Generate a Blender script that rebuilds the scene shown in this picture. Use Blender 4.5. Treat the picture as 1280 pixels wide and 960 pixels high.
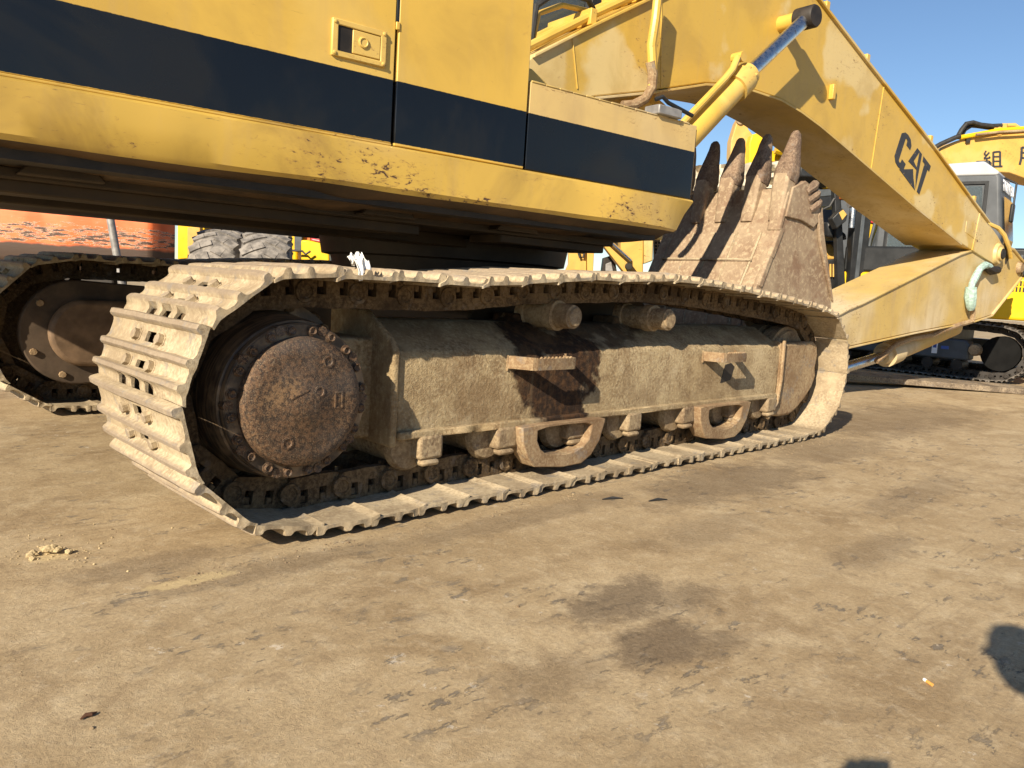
import bpy, bmesh, math, random
from mathutils import Vector, Matrix, noise as mnoise
R=math.radians
rng=random.Random(7)
for o in list(bpy.data.objects): bpy.data.objects.remove(o)
sc=bpy.context.scene
col=sc.collection
# ------------------------------------------------------------------ camera
YAW,PIT,ROL=0.778666,0.124649,-0.0640646
fw=Vector((math.sin(YAW)*math.cos(PIT),math.cos(YAW)*math.cos(PIT),-math.sin(PIT)))
rt=Vector((math.cos(YAW),-math.sin(YAW),0)); dn=fw.cross(rt)
r2=rt*math.cos(ROL)+dn*math.sin(ROL); d2=-rt*math.sin(ROL)+dn*math.cos(ROL)
cd=bpy.data.cameras.new('camera'); cam=bpy.data.objects.new('camera',cd); col.objects.link(cam)
cam.matrix_world=Matrix(((r2.x,-d2.x,-fw.x,0),(r2.y,-d2.y,-fw.y,0),(r2.z,-d2.z,-fw.z,1.0),(0,0,0,1)))
cd.sensor_width=36; cd.lens=971.6/1280*36; cd.clip_start=0.05; cd.clip_end=2000
sc.camera=cam
# ------------------------------------------------------------------ sky, sun, exposure
SUND=Vector((0.83,0.265,-0.47)).normalized()          # direction the light travels
elev=math.asin(-SUND.z); az=math.atan2(-SUND.x,-SUND.y)
w=bpy.data.worlds.new('World'); sc.world=w; w.use_nodes=True
nt=w.node_tree; bg=nt.nodes['Background']; sk=nt.nodes.new('ShaderNodeTexSky')
sk.sky_type='NISHITA'; sk.sun_disc=False; sk.sun_elevation=elev; sk.sun_rotation=az
sk.air_density=1.0; sk.dust_density=0.0; sk.ozone_density=4.0
nt.links.new(sk.outputs[0],bg.inputs[0]); bg.inputs[1].default_value=0.070
sd=bpy.data.lights.new('sun','SUN'); so=bpy.data.objects.new('sun',sd); col.objects.link(so)
sd.energy=5.0; sd.angle=R(0.5); sd.color=(1.0,0.87,0.68)
so.rotation_mode='QUATERNION'; so.rotation_quaternion=SUND.to_track_quat('-Z','Y'); so.location=(-20,-10,20)
vs=sc.view_settings; vs.view_transform='Standard'; vs.look='None'; vs.gamma=1; vs.exposure=0.85
# ------------------------------------------------------------------ material graph helper
class G:
    def __init__(s,name):
        s.m=bpy.data.materials.new(name); s.m.use_nodes=True; s.nt=s.m.node_tree
        s.b=s.nt.nodes['Principled BSDF']
        s.geo=s.nt.nodes.new('ShaderNodeNewGeometry'); s.pos=s.geo.outputs['Position']
        s.tc=s.nt.nodes.new('ShaderNodeTexCoord'); s.obj=s.tc.outputs['Object']
    def set(s,sock,v):
        if isinstance(v,bpy.types.NodeSocket): s.nt.links.new(v,sock)
        elif isinstance(v,(tuple,list)) and len(v)==3 and len(sock.default_value)==4: sock.default_value=(*v,1)
        else: sock.default_value=v
    def map(s,vec,scale=(1,1,1),loc=(0,0,0),rot=(0,0,0)):
        n=s.nt.nodes.new('ShaderNodeMapping'); s.set(n.inputs[0],vec); n.inputs['Scale'].default_value=scale
        n.inputs['Location'].default_value=loc; n.inputs['Rotation'].default_value=rot; return n.outputs[0]
    def noise(s,scale,detail=4,rough=.55,dist=0,vec=None):
        n=s.nt.nodes.new('ShaderNodeTexNoise'); s.set(n.inputs['Vector'],vec or s.pos)
        n.inputs['Scale'].default_value=scale; n.inputs['Detail'].default_value=detail
        n.inputs['Roughness'].default_value=rough; n.inputs['Distortion'].default_value=dist; return n.outputs[0]
    def voro(s,scale,vec=None,feat='F1',out=0):
        n=s.nt.nodes.new('ShaderNodeTexVoronoi'); n.feature=feat; s.set(n.inputs['Vector'],vec or s.pos); n.inputs['Scale'].default_value=scale; return n.outputs[out]
    def st(s,f,a,b,x=0.,y=1.):
        n=s.nt.nodes.new('ShaderNodeMapRange'); n.interpolation_type='SMOOTHSTEP'; s.set(n.inputs[0],f)
        for i,v in enumerate((a,b,x,y)): n.inputs[i+1].default_value=v
        return n.outputs[0]
    def m_(s,op,a,b=0.,c=0.):
        n=s.nt.nodes.new('ShaderNodeMath'); n.operation=op; s.set(n.inputs[0],a); s.set(n.inputs[1],b); s.set(n.inputs[2],c); return n.outputs[0]
    def mul(s,a,b): return s.m_('MULTIPLY',a,b)
    def add(s,a,b): return s.m_('ADD',a,b)
    def mix(s,f,a,b,t='MIX'):
        n=s.nt.nodes.new('ShaderNodeMix'); n.data_type='RGBA'; n.blend_type=t
        s.set(n.inputs[0],f); s.set(n.inputs[6],a); s.set(n.inputs[7],b); return n.outputs[2]
    def sep(s,v):
        n=s.nt.nodes.new('ShaderNodeSeparateXYZ'); s.set(n.inputs[0],v); return n.outputs
    def bump(s,h,strength=.5,dist=.01,nrm=None):
        n=s.nt.nodes.new('ShaderNodeBump'); s.set(n.inputs['Height'],h); n.inputs['Strength'].default_value=strength
        n.inputs['Distance'].default_value=dist
        if nrm: s.set(n.inputs['Normal'],nrm)
        return n.outputs[0]
    def spot(s,c,r,vec=None):
        "0..1 soft disc at a place; r = radii"
        v=s.map(vec or s.pos,scale=(1/r[0],1/r[1],1/r[2]),loc=(-c[0]/r[0],-c[1]/r[1],-c[2]/r[2]))
        n=s.nt.nodes.new('ShaderNodeVectorMath'); n.operation='LENGTH'; s.set(n.inputs[0],v); return n.outputs['Value']
    def out(s,base,rough=.6,metal=0.,nrm=None,spec=.4,coat=0.):
        s.set(s.b.inputs['Base Color'],base); s.set(s.b.inputs['Roughness'],rough); s.set(s.b.inputs['Metallic'],metal)
        s.b.inputs['Specular IOR Level'].default_value=spec; s.b.inputs['Coat Weight'].default_value=coat
        if nrm: s.set(s.b.inputs['Normal'],nrm)
        return s.m
def simple(name,c,rough=.5,metal=0.,var=.25,sc_=6,spec=.4):
    g=G(name); n=g.noise(sc_,6,.6); f=g.st(n,.3,.7)
    b=g.mix(f,tuple(x*(1-var) for x in c),tuple(min(1,x*(1+var)) for x in c))
    return g.out(b,g.add(g.mul(n,.25),rough-.12),metal,g.bump(g.noise(sc_*6,4),.15,.004),spec)
def paint(name,base,fade,chip=.62,chipc=(.10,.045,.02),dust=.3,dustc=(.42,.30,.15),rough=.45,stripe=None,scr=.3,patch=.5,dent=.35,spots=(),pth=(.52,.60),grime=.4):
    g=G(name)
    big=g.noise(.9,3,.5); mid=g.noise(5,5,.6); fine=g.noise(34,7,.72,.6,vec=g.map(g.obj,scale=(.7,.7,1.5),rot=(0,.25,0)))
    c=g.mix(g.mul(g.st(g.add(big,g.mul(g.add(mid,-.5),.12)),*pth),patch),base,fade)
    c=g.mix(g.mul(g.st(g.noise(2.3,5,.62,.6),.42,.70),grime),c,tuple(x*k for x,k in zip(base,(.62,.60,.75))))
    stretch=g.noise(1.0,4,.6,vec=g.map(g.obj,scale=(14,14,1.1)))
    c=g.mix(g.mul(g.st(stretch,.5,.75),dust),c,dustc)
    rgh=g.add(g.mul(mid,.3),rough-.15)
    if stripe:
        z=g.sep(g.obj)[2]
        zz=g.add(z,g.mul(g.add(g.noise(60,3),-.5),.004))
        k=g.mul(g.st(zz,stripe[0]-.0015,stripe[0]+.0015),g.st(zz,stripe[1]+.0015,stripe[1]-.0015))
        sm=g.mul(g.st(g.noise(1.3,4,.6,.8),.47,.62),.6)
        blk=g.mix(sm,(.0045,.005,.0065),(.012,.011,.010))
        c=g.mix(k,c,blk)
        rgh=g.m_('MULTIPLY_ADD',k,g.add(g.mul(sm,.16),-.24),rgh)
    # chips: blotches along worn areas, plus scratches
    area=g.st(g.noise(1.7,3,.5),.5,.72)
    for (c0_,r0_) in spots: area=g.add(area,g.mul(g.st(g.add(g.spot(c0_,r0_,g.obj),g.mul(g.add(mid,-.5),1.4)),1.2,.3),.85))
    ch=g.st(g.add(fine,g.mul(area,.10)),chip,chip+.025)
    sv=g.map(g.obj,scale=(3,3,40),rot=(.2,.35,.1))
    sr=g.mul(g.st(g.noise(3.0,5,.7,vec=sv),.665,.69),g.st(g.noise(2.1,3),.47,.58))
    ch=g.m_('MAXIMUM',ch,g.mul(sr,scr))
    if stripe: ch=g.mul(ch,g.m_('MULTIPLY_ADD',k,-.9,1.))
    halo=g.st(g.add(fine,g.mul(area,.10)),chip-.10,chip)
    c=g.mix(g.mul(g.mul(halo,.35),g.m_('MULTIPLY_ADD',k,-1.,1.) if stripe else 1.),c,(.26,.13,.05))
    c=g.mix(ch,c,chipc)
    rgh=g.add(rgh,g.mul(ch,.3))
    h=g.add(g.mul(g.noise(1.6,2,.4),1.0),g.mul(ch,-.03))
    nrm=g.bump(h,dent,.03); nrm=g.bump(g.noise(90,3),.06,.002,nrm)
    return g.out(c,rgh,0,nrm,.45)
M={}
M['yellow']=paint('yellow_paint',(.60,.385,.068),(.62,.46,.17),chip=.69,rough=.42,patch=.45,dust=.12)
M['stripe']=paint('yellow_black_stripe',(.61,.395,.072),(.60,.42,.12),chip=.74,rough=.40,stripe=(1.612,1.884),patch=.5,dust=.16,scr=.25,dent=.30,spots=[((-.54,-1.55,2.36),(.06,9,.22)),((-.80,-1.55,2.16),(.10,9,.012)),((-1.9,-1.55,1.93),(.5,9,.02))])
M['box']=paint('faded_yellow_black_stripe',(.60,.43,.17),(.62,.47,.23),chip=.715,rough=.5,spots=[((-.2,-1.55,2.03),(.8,9,.03)),((.68,-1.55,1.98),(.12,9,.10)),((.25,-1.55,1.97),(.1,9,.05))],stripe=(1.60,1.884),patch=.6,dust=.2,scr=.2)
M['sill']=paint('worn_yellow_sill',(.55,.36,.07),(.50,.34,.11),chip=.705,rough=.36,dust=.2,scr=1.,patch=.6,dent=.6,grime=.85,chipc=(.07,.035,.02),spots=[((-1.45,-1.6,1.47),(.55,9,.12)),((-.95,-1.6,1.40),(.35,9,.05)),((-.45,-1.6,1.56),(.16,9,.04)),((.3,-1.6,1.45),(.5,9,.1))])
M['boom']=paint('boom_yellow',(.56,.365,.068),(.62,.49,.24),chip=.70,rough=.42,patch=.8,dust=.15,dent=.3,pth=(.47,.515))
M['stick']=paint('dusty_stick_yellow',(.53,.375,.12),(.60,.53,.40),chip=.68,rough=.6,patch=.6,dust=.55,scr=1.,pth=(.42,.66))
M['old_yellow']=paint('old_yellow_bg',(.60,.36,.08),(.62,.42,.14),chip=.69,dust=.15)
M['new_yellow']=paint('bright_yellow_bg',(.75,.47,.01),(.75,.48,.03),chip=.8,dust=.05,rough=.35,patch=.2)
def mud(name,hi,mid,lo,bs=1.,steel=0.,oil=False):
    g=G(name)
    a=g.noise(9,8,.66,.1); b=g.noise(60,6,.68); l=g.noise(1.6,4,.55)
    c=g.mix(g.st(a,.32,.66),lo,mid); c=g.mix(g.st(g.add(g.mul(b,.6),g.mul(l,.4)),.42,.62),c,hi)
    c=g.mix(g.mul(g.st(g.noise(3.3,5,.62,.3),.48,.66),.7),c,lo); ck=g.st(g.noise(130,4,.7),.60,.70); c=g.mix(g.mul(ck,.35),c,tuple(x*.45 for x in lo))
    rg=.88
    if name=='dried_mud_shoe':
        tip=g.st(g.add(g.sep(g.obj)[2],g.mul(g.add(g.noise(24,5,.65),-.5),.030)),-.090,-.105); c=g.mix(g.mul(tip,.8),c,g.mix(g.noise(50,4),(.17,.125,.085),(.31,.25,.19)))
    if steel:
        s=g.mul(g.st(g.noise(11,6,.7),.55,.66),steel); c=g.mix(s,c,(.21,.19,.17)); rg=g.m_('MULTIPLY_ADD',s,-.35,.88)
    if oil:
        d=g.spot((2.98,2.6,.62),(.36,9,.34)); d=g.add(d,g.mul(g.add(g.noise(9,4,.6),-.5),1.1))
        d2=g.spot((3.02,2.6,.33),(.20,9,.20)); d2=g.add(d2,g.mul(g.add(g.noise(14,4,.6),-.5),.8))
        k=g.m_('MAXIMUM',g.st(d,1.0,.8),g.st(d2,1.0,.8))
        d3=g.spot((3.3,2.9,.82),(.7,9,.14)); d3=g.add(d3,g.mul(g.add(g.noise(6,4,.6),-.5),1.2))
        k=g.m_('MAXIMUM',k,g.mul(g.st(d3,1.05,.7),.8))
        c=g.mix(k,c,g.mix(g.st(g.noise(25,4),.4,.7),(.028,.016,.010),(.09,.045,.02)))
        # brown rust bleeding
        c=g.mix(g.mul(g.st(g.noise(2.4,6,.66,.5,vec=g.map(g.pos,scale=(1,1,.6))),.52,.70),.55),c,(.17,.098,.046)); c=g.mix(g.mul(g.st(g.noise(4.2,5,.6,vec=g.map(g.pos,loc=(4,4,4))),.55,.68),.55),c,(.50,.405,.26))
        c=g.mix(g.mul(g.st(g.noise(1,5,.6,vec=g.map(g.pos,scale=(22,22,1.2))),.55,.72),.35),c,(.20,.14,.08))
    h=g.add(g.mul(a,.28),g.add(g.mul(b,.42),g.mul(g.noise(190,4,.65),.22)))
    return g.out(c,rg,0,g.bump(h,min(1,.9*bs),.02*max(1,bs*1.3)),.25)
M['shoe']=mud('dried_mud_shoe',(.48,.395,.265),(.39,.31,.20),(.25,.19,.12),.38,.65)
M['frame']=mud('mud_caked_frame',(.50,.40,.245),(.39,.295,.165),(.22,.15,.08),1.1,0,True)
M['link']=mud('oily_mud_link',(.19,.13,.07),(.10,.065,.034),(.04,.025,.014),.6,.3)
M['roller']=mud('muddy_roller',(.40,.31,.19),(.28,.205,.12),(.15,.10,.06),.6,.3)
M['guard']=mud('rusty_guard',(.42,.32,.19),(.31,.21,.12),(.19,.115,.06),.5,.5)
def rusty():
    g=G('rust_speckled_cast'); a=g.noise(70,6,.7); l=g.noise(5,5,.6); s=g.noise(240,3,.6)
    c=g.mix(g.st(a,.40,.62),(.042,.028,.020),(.145,.082,.045)); c=g.mix(g.mul(g.st(g.add(g.mul(l,.6),g.mul(a,.4)),.56,.66),.7),c,(.22,.135,.068))
    c=g.mix(g.mul(g.st(g.noise(3.1,5,.6),.5,.62),.45),c,(.085,.075,.07))
    c=g.mix(g.mul(g.st(s,.52,.66),.5),c,(.31,.235,.15))
    return g.out(c,g.st(l,.3,.7,.45,.8),.15,g.bump(g.add(a,g.mul(s,.4)),.5,.006),.35)
M['rust']=rusty()
def drum():
    g=G('scuffed_dark_drum'); r=g.noise(1,5,.6,vec=g.map(g.pos,scale=(6,60,6)))
    c=g.mix(g.st(r,.4,.65),(.055,.042,.032),(.19,.135,.085)); c=g.mix(g.st(g.noise(9,5),.5,.68),c,(.27,.19,.115))
    return g.out(c,.5,.2,g.bump(r,.3,.006),.4)
M['drum']=drum()
def bucketm():
    g=G('weathered_bucket_steel'); a=g.noise(3,7,.62,.4); b=g.noise(26,6,.65); s=g.noise(120,4,.65)
    c=g.mix(g.st(a,.35,.65),(.25,.17,.108),(.35,.265,.175)); c=g.mix(g.mul(g.st(b,.48,.64),.8),c,(.46,.36,.235))
    c=g.mix(g.mul(g.st(g.noise(5,5,.6),.54,.68),.5),c,(.19,.10,.06)); c=g.mix(g.mul(g.st(s,.6,.66),.6),c,(.12,.085,.06))
    return g.out(c,.72,.05,g.bump(g.add(a,g.mul(s,.5)),.55,.012),.35)
M['bucket']=bucketm()
M['tooth']=mud('worn_tooth_steel',(.30,.22,.15),(.19,.125,.085),(.09,.06,.045),.5,.5)
M['dark']=simple('dark_grease',(.022,.017,.013),.6,0,.5,8)
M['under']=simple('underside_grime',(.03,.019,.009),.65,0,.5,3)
M['black']=simple('black_paint',(.016,.017,.018),.45,0,.3,5)
M['idler_shade']=simple('idler_shade_black',(.008,.008,.008),.9,0,.3,5,.1)  # flat black stands in for the shadow on the right excavator's idler
M['hose']=simple('rubber_hose',(.028,.027,.026),.55,0,.3,20)
M['cabgrey']=simple('cab_grey',(.085,.092,.10),.42,0,.15,3)
M['roofgrey']=simple('cab_roof',(.42,.43,.44),.45,0,.1,3)
M['framegrey']=simple('grey_frame',(.065,.075,.085),.5,0,.25,4)
def logom():
    g=G('worn_logo_black'); n=g.noise(30,7,.72); k=g.st(g.add(n,g.mul(g.st(g.noise(4,3),.5,.65),.04)),.645,.67)
    return g.out(g.mix(k,g.mix(g.noise(9,4),(.02,.022,.028),(.05,.05,.055)),(.50,.34,.10)),.6)
M['logo']=logom()
M['white']=simple('white_cloth',(.78,.77,.74),.85,0,.06,20)
M['sticker']=simple('sticker_white',(.72,.74,.78),.5,0,.05,20)
M['blue']=simple('sticker_blue',(.05,.10,.35),.5)
M['red']=simple('sticker_red',(.45,.03,.05),.5)
M['orange']=simple('beacon_orange',(.62,.16,.03),.4)
M['teal']=simple('tape_teal',(.33,.46,.42),.75,0,.3,30)
M['tarp']=simple('beige_tarp',(.55,.48,.36),.9,0,.15,6)
M['galv']=simple('galvanised_pipe',(.28,.27,.26),.5,.3,.25,12)
M['steelplate']=mud('dusty_steel_plate',(.36,.29,.2),(.22,.17,.12),(.08,.06,.045),.4,.4)
M['person_cloth']=simple('dark_jacket',(.03,.035,.05),.9)
M['skin']=simple('skin',(.45,.27,.18),.55,0,.05)
M['hair']=simple('hair',(.015,.012,.01),.7)
def chrome():
    g=G('chrome_rod'); n=g.noise(1,4,.6,vec=g.map(g.obj,scale=(30,30,30)))
    return g.out(g.mix(g.st(n,.55,.75),(.55,.57,.60),(.30,.27,.24)),g.st(n,.3,.7,.22,.4),1.0)
M['chrome']=chrome()
def tyre():
    g=G('dusty_tyre'); n=g.noise(9,6,.6); c=g.mix(g.st(n,.35,.65),(.13,.12,.11),(.29,.265,.235))
    return g.out(c,.9,0,g.bump(g.noise(50,4),.4,.01),.2)
M['tyre']=tyre()
def glass(name,c,a=.55):
    g=G(name); n=g.noise(4,4); m=g.out(g.mix(n,c,tuple(x*1.5 for x in c)),.08,0,None,.6); g.b.inputs['Transmission Weight'].default_value=a; return m
M['glass']=glass('cab_glass',(.30,.33,.28),.6)
M['window']=glass('window_glass',(.22,.26,.27),.8)
def orangep():
    g=G('peeling_orange_paint'); v=g.map(g.pos,scale=(1.2,1.2,9))
    a=g.noise(4.2,9,.74,vec=v); z=g.sep(g.pos)[2]
    low=g.st(z,1.42,1.05)                                  # paint scraped off along the belly band
    c=g.mix(g.st(g.noise(2,3),.4,.6),(.62,.125,.03),(.70,.19,.07))
    band=g.st(g.m_('ABSOLUTE',g.add(z,-1.27)),.17,.05)
    p=g.add(a,g.mul(band,.13))
    c=g.mix(g.mul(g.st(p,.610,.622),g.st(z,1.46,1.40)),c,(.60,.50,.38)); c=g.mix(g.mul(g.st(p,.632,.642),g.st(z,1.46,1.40)),c,(.085,.045,.03))
    zz=g.add(z,g.mul(g.add(g.noise(3,4),-.5),.1))
    c=g.mix(g.st(zz,1.17,1.13),c,(.07,.045,.033))
    return g.out(c,.55,0,g.bump(p,.3,.01),.4)
M['orange_peel']=orangep()
def ground():
    g=G('dusty_concrete'); P=g.pos
    a=g.noise(.55,6,.6,.4); b=g.noise(2.6,8,.66,.2); c_=g.noise(14,8,.72); d=g.noise(70,8,.75); e_=g.noise(330,4,.7)
    c=g.mix(g.st(a,.35,.65),(.375,.282,.165),(.455,.355,.220))
    c=g.mix(g.mul(g.st(b,.44,.62),.55),c,(.290,.207,.112))
    c=g.mix(g.mul(g.st(g.noise(1.05,7,.66,.6,vec=g.map(P,scale=(1,1.6,1),rot=(0,0,.5),loc=(2,5,0))),.50,.64),.6),c,(.235,.163,.088))
    c=g.mix(g.mul(g.st(g.noise(1.7,7,.68,.4,vec=g.map(P,loc=(7,1,0))),.54,.68),.55),c,(.53,.43,.28))
    c=g.mix(g.mul(g.st(c_,.50,.64),.40),c,(.51,.415,.28)); c=g.mix(g.mul(g.st(c_,.47,.36),.45),c,(.26,.19,.115))
    # gritty grain
    gr=g.add(g.mul(d,.6),g.mul(e_,.4)); c=g.mix(1.0,c,g.mix(g.st(gr,.36,.64),(.80,.785,.77),(1.17,1.17,1.15)),'MULTIPLY')
    c=g.mix(g.mul(g.st(e_,.63,.69),.55),c,(.16,.115,.075)); c=g.mix(g.mul(g.st(e_,.36,.31),.35),c,(.60,.49,.34))
    # flakes of bare grey concrete and scrapes
    reg=g.st(g.noise(.7,4,.6,vec=g.map(P,loc=(3.2,1.7,0))),.40,.54); reg2=g.st(g.noise(3.1,4,.6,vec=g.map(P,loc=(1.2,.7,0))),.42,.58)
    fl=g.noise(11,9,.74,.15,vec=g.map(P,scale=(.7,1.7,1),rot=(0,0,.42)))
    k=g.mul(g.mul(g.st(fl,.565,.595),reg),reg2); c=g.mix(g.mul(k,.72),c,(.145,.128,.108))
    k2=g.mul(g.mul(g.st(g.noise(13,9,.76,vec=g.map(P,loc=(9,4,0))),.60,.63),reg),reg2); c=g.mix(g.mul(k2,.65),c,(.60,.53,.43))
    # drag marks
    wv=g.map(P,scale=(.45,9,1),rot=(0,0,-.62)); rut=g.mul(g.st(g.noise(3.0,7,.7,vec=wv),.56,.66),g.st(g.noise(.5,3,vec=g.map(P,loc=(1,8,0))),.47,.6)); c=g.mix(g.mul(rut,.42),c,(.215,.155,.095))
    # oil spills soaked into the dust
    ed=g.mul(g.add(g.noise(6.5,7,.68,.4),-.5),1.9); ed2=g.mul(g.add(g.noise(30,7,.72),-.5),1.0); e=g.add(ed,ed2)
    tot=None
    for (x,y,rx,ry,st_) in [(2.02,1.47,.25,.12,.8),(2.2,1.36,.15,.09,.6),(1.86,1.19,.19,.11,.8),(1.98,1.10,.12,.07,.55),(3.9,2.15,.75,.26,.62),(5.4,2.3,.7,.3,.5),(2.95,1.72,.35,.12,.35),(3.3,1.15,.35,.10,.4),(1.45,1.25,.2,.10,.35),(7.6,2.6,1.6,.5,.5),(.95,2.6,.3,.08,.45),(4.6,1.4,.7,.12,.4),(1.3,2.35,.5,.07,.4),(2.4,2.3,.8,.09,.4)]:
        q=g.mul(g.st(g.add(g.spot((x,y,0),(rx*1.3,ry*1.3,50)),e),1.15,.45),st_); tot=q if tot is None else g.m_('MAXIMUM',tot,q)
    c=g.mix(tot,c,g.mix(g.st(gr,.4,.6),(.115,.083,.052),(.19,.14,.09)))
    # spilled yellow dust
    y=None
    for (x,yy,rx,ry) in [(.98,2.40,.17,.045),(.70,2.86,.09,.06)]:
        q=g.st(g.add(g.spot((x,yy,0),(rx,ry,50)),g.add(g.mul(ed,1.5),g.mul(ed2,1.6))),1.0,.5); y=q if y is None else g.m_('MAXIMUM',y,q)
    c=g.mix(g.mul(y,.65),c,(.58,.45,.24))
    h=g.add(g.mul(b,.42),g.add(g.mul(c_,.20),g.add(g.mul(d,.20),g.add(g.mul(e_,.07),g.mul(k,-.12)))))
    rg=g.m_('MULTIPLY_ADD',tot,-.12,.93)
    return g.out(c,rg,0,g.bump(h,.85,.022),.25)
M['ground']=ground()
# ------------------------------------------------------------------ mesh helpers
def link(o,parent=None):
    col.objects.link(o)
    if parent: o.parent=parent
    return o
def empty(name,loc,rz=0.,label=None,cat=None,group=None):
    o=link(bpy.data.objects.new(name,None)); o.location=loc; o.rotation_euler=(0,0,rz); o.empty_display_size=.2
    return tag(o,label,cat,group)
def tag(o,label=None,cat=None,group=None,kind=None):
    for k,v in (('label',label),('category',cat),('group',group),('kind',kind)):
        if v: o[k]=v
    return o
class MB:
    def __init__(s): s.v=[]; s.f=[]
    def add(s,vs,fs):
        n=len(s.v); s.v+=[tuple(p) for p in vs]; s.f+=[tuple(i+n for i in q) for q in fs]; return s
    def box(s,a,b,mat=None):
        (x0,y0,z0),(x1,y1,z1)=a,b
        vs=[Vector(p) for p in ((x0,y0,z0),(x1,y0,z0),(x1,y1,z0),(x0,y1,z0),(x0,y0,z1),(x1,y0,z1),(x1,y1,z1),(x0,y1,z1))]
        if mat: vs=[mat@p for p in vs]
        return s.add(vs,[(0,3,2,1),(4,5,6,7),(0,1,5,4),(1,2,6,5),(2,3,7,6),(3,0,4,7)])
    def bar(s,p,q,wd,ht,up=(0,0,1)):
        p,q=Vector(p),Vector(q); d=(q-p).normalized(); u=Vector(up); sdv=d.cross(u).normalized(); u=sdv.cross(d)
        vs=[]
        for c in (p,q):
            for a,b in ((-1,-1),(1,-1),(1,1),(-1,1)): vs.append(c+sdv*a*wd/2+u*b*ht/2)
        return s.add(vs,[(0,3,2,1),(4,5,6,7),(0,1,5,4),(1,2,6,5),(2,3,7,6),(3,0,4,7)])
    def prism(s,poly,y0,y1,ax='y',y0f=None):
        "poly = [(x,z)] swept along y (or [(x,y)] along z, [(y,z)] along x)"
        n=len(poly)
        def P(p,t): return (p[0],t,p[1]) if ax=='y' else ((p[0],p[1],t) if ax=='z' else (t,p[0],p[1]))
        vs=[P(p,y0) for p in poly]+[P(p,y1) for p in poly]
        fs=[tuple(range(n)),tuple(range(2*n-1,n-1,-1))]+[(i,(i+1)%n+0,(i+1)%n+n,i+n) for i in range(n)]
        return s.add(vs,fs)
    def ring(s,outer,inner,y0,y1):
        "closed outline with a hole, same point count, swept along y"
        n=len(outer); vs=[(p[0],t,p[1]) for t in (y0,y1) for pl in (outer,inner) for p in pl]; fs=[]
        for i in range(n):
            j=(i+1)%n
            fs+=[(i,j,n+j,n+i),(2*n+i,3*n+i,3*n+j,2*n+j),(i,2*n+i,2*n+j,j),(n+i,n+j,3*n+j,3*n+i)]
        return s.add(vs,fs)
    def tube(s,pts,r,n=8,cap=True):
        pts=[Vector(p) for p in pts]; rr=r if isinstance(r,(list,tuple)) else [r]*len(pts)
        up=None; rings=[]
        for i,p in enumerate(pts):
            d=(pts[min(i+1,len(pts)-1)]-pts[max(i-1,0)]).normalized()
            if up is None: up=Vector((0,0,1)) if abs(d.z)<.9 else Vector((1,0,0))
            a=d.cross(up)
            if a.length<1e-5: a=d.orthogonal()
            a.normalize(); b=a.cross(d); up=b
            rings.append([p+(a*math.cos(2*math.pi*k/n)+b*math.sin(2*math.pi*k/n))*rr[i] for k in range(n)])
        vs=[q for g in rings for q in g]; fs=[]
        for i in range(len(pts)-1):
            for k in range(n): fs.append((i*n+k,i*n+(k+1)%n,(i+1)*n+(k+1)%n,(i+1)*n+k))
        if cap: fs+=[tuple(range(n-1,-1,-1)),tuple(range((len(pts)-1)*n,len(pts)*n))]
        return s.add(vs,fs)
    def cyl(s,p,q,r,n=16,r2=None): return s.tube([p,q],[r,r if r2 is None else r2],n)
    def lathe(s,c,prof,n=40,ax='y'):
        "prof = [(axis offset, radius)] about an axis through c"
        c=Vector(c); vs=[]; m=len(prof); fs=[]
        for t,r in prof:
            for k in range(n):
                a=2*math.pi*k/n; x,z=r*math.cos(a),r*math.sin(a)
                vs.append(c+(Vector((x,t,z)) if ax=='y' else (Vector((x,z,t)) if ax=='z' else Vector((t,x,z)))))
        for i in range(m-1):
            for k in range(n): fs.append((i*n+k,i*n+(k+1)%n,(i+1)*n+(k+1)%n,(i+1)*n+k))
        fs+=[tuple(range(n)),tuple(range(m*n-1,(m-1)*n-1,-1))]
        return s.add(vs,fs)
    def shell(s,top,bot,mask=None):
        "two grids of points closed along their rims, cells can be left out"
        I,J=len(top),len(top[0]); vs=[p for g in top for p in g]+[p for g in bot for p in g]; o=I*J; fs=[]
        ok=lambda i,j: 0<=i<I-1 and 0<=j<J-1 and not (mask and (i,j) in mask)
        id_=lambda i,j:i*J+j
        for i in range(I-1):
            for j in range(J-1):
                if not ok(i,j): continue
                a,b,c,d=id_(i,j),id_(i,j+1),id_(i+1,j+1),id_(i+1,j)
                fs+=[(a,b,c,d),(o+a,o+d,o+c,o+b)]
                for (ni,nj,e0,e1) in ((i,j-1,d,a),(i,j+1,b,c),(i-1,j,a,b),(i+1,j,c,d)):
                    if not ok(ni,nj): fs.append((e1,e0,o+e0,o+e1))
        return s.add(vs,fs)
    def mesh(s,name,mat,smooth=35.):
        me=bpy.data.meshes.new(name); me.from_pydata([tuple(v) for v in s.v],[],s.f); 
        bm=bmesh.new(); bm.from_mesh(me); bmesh.ops.remove_doubles(bm,verts=bm.verts,dist=1e-5); bmesh.ops.recalc_face_normals(bm,faces=bm.faces)
        loose=[v for v in bm.verts if not v.link_faces]
        if loose: bmesh.ops.delete(bm,geom=loose,context='VERTS')
        bm.to_mesh(me); bm.free()
        if mat is not None: me.materials.append(M[mat] if isinstance(mat,str) else mat)
        if smooth:
            for p in me.polygons: p.use_smooth=True
            me.set_sharp_from_angle(angle=R(smooth))
        return me
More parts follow.
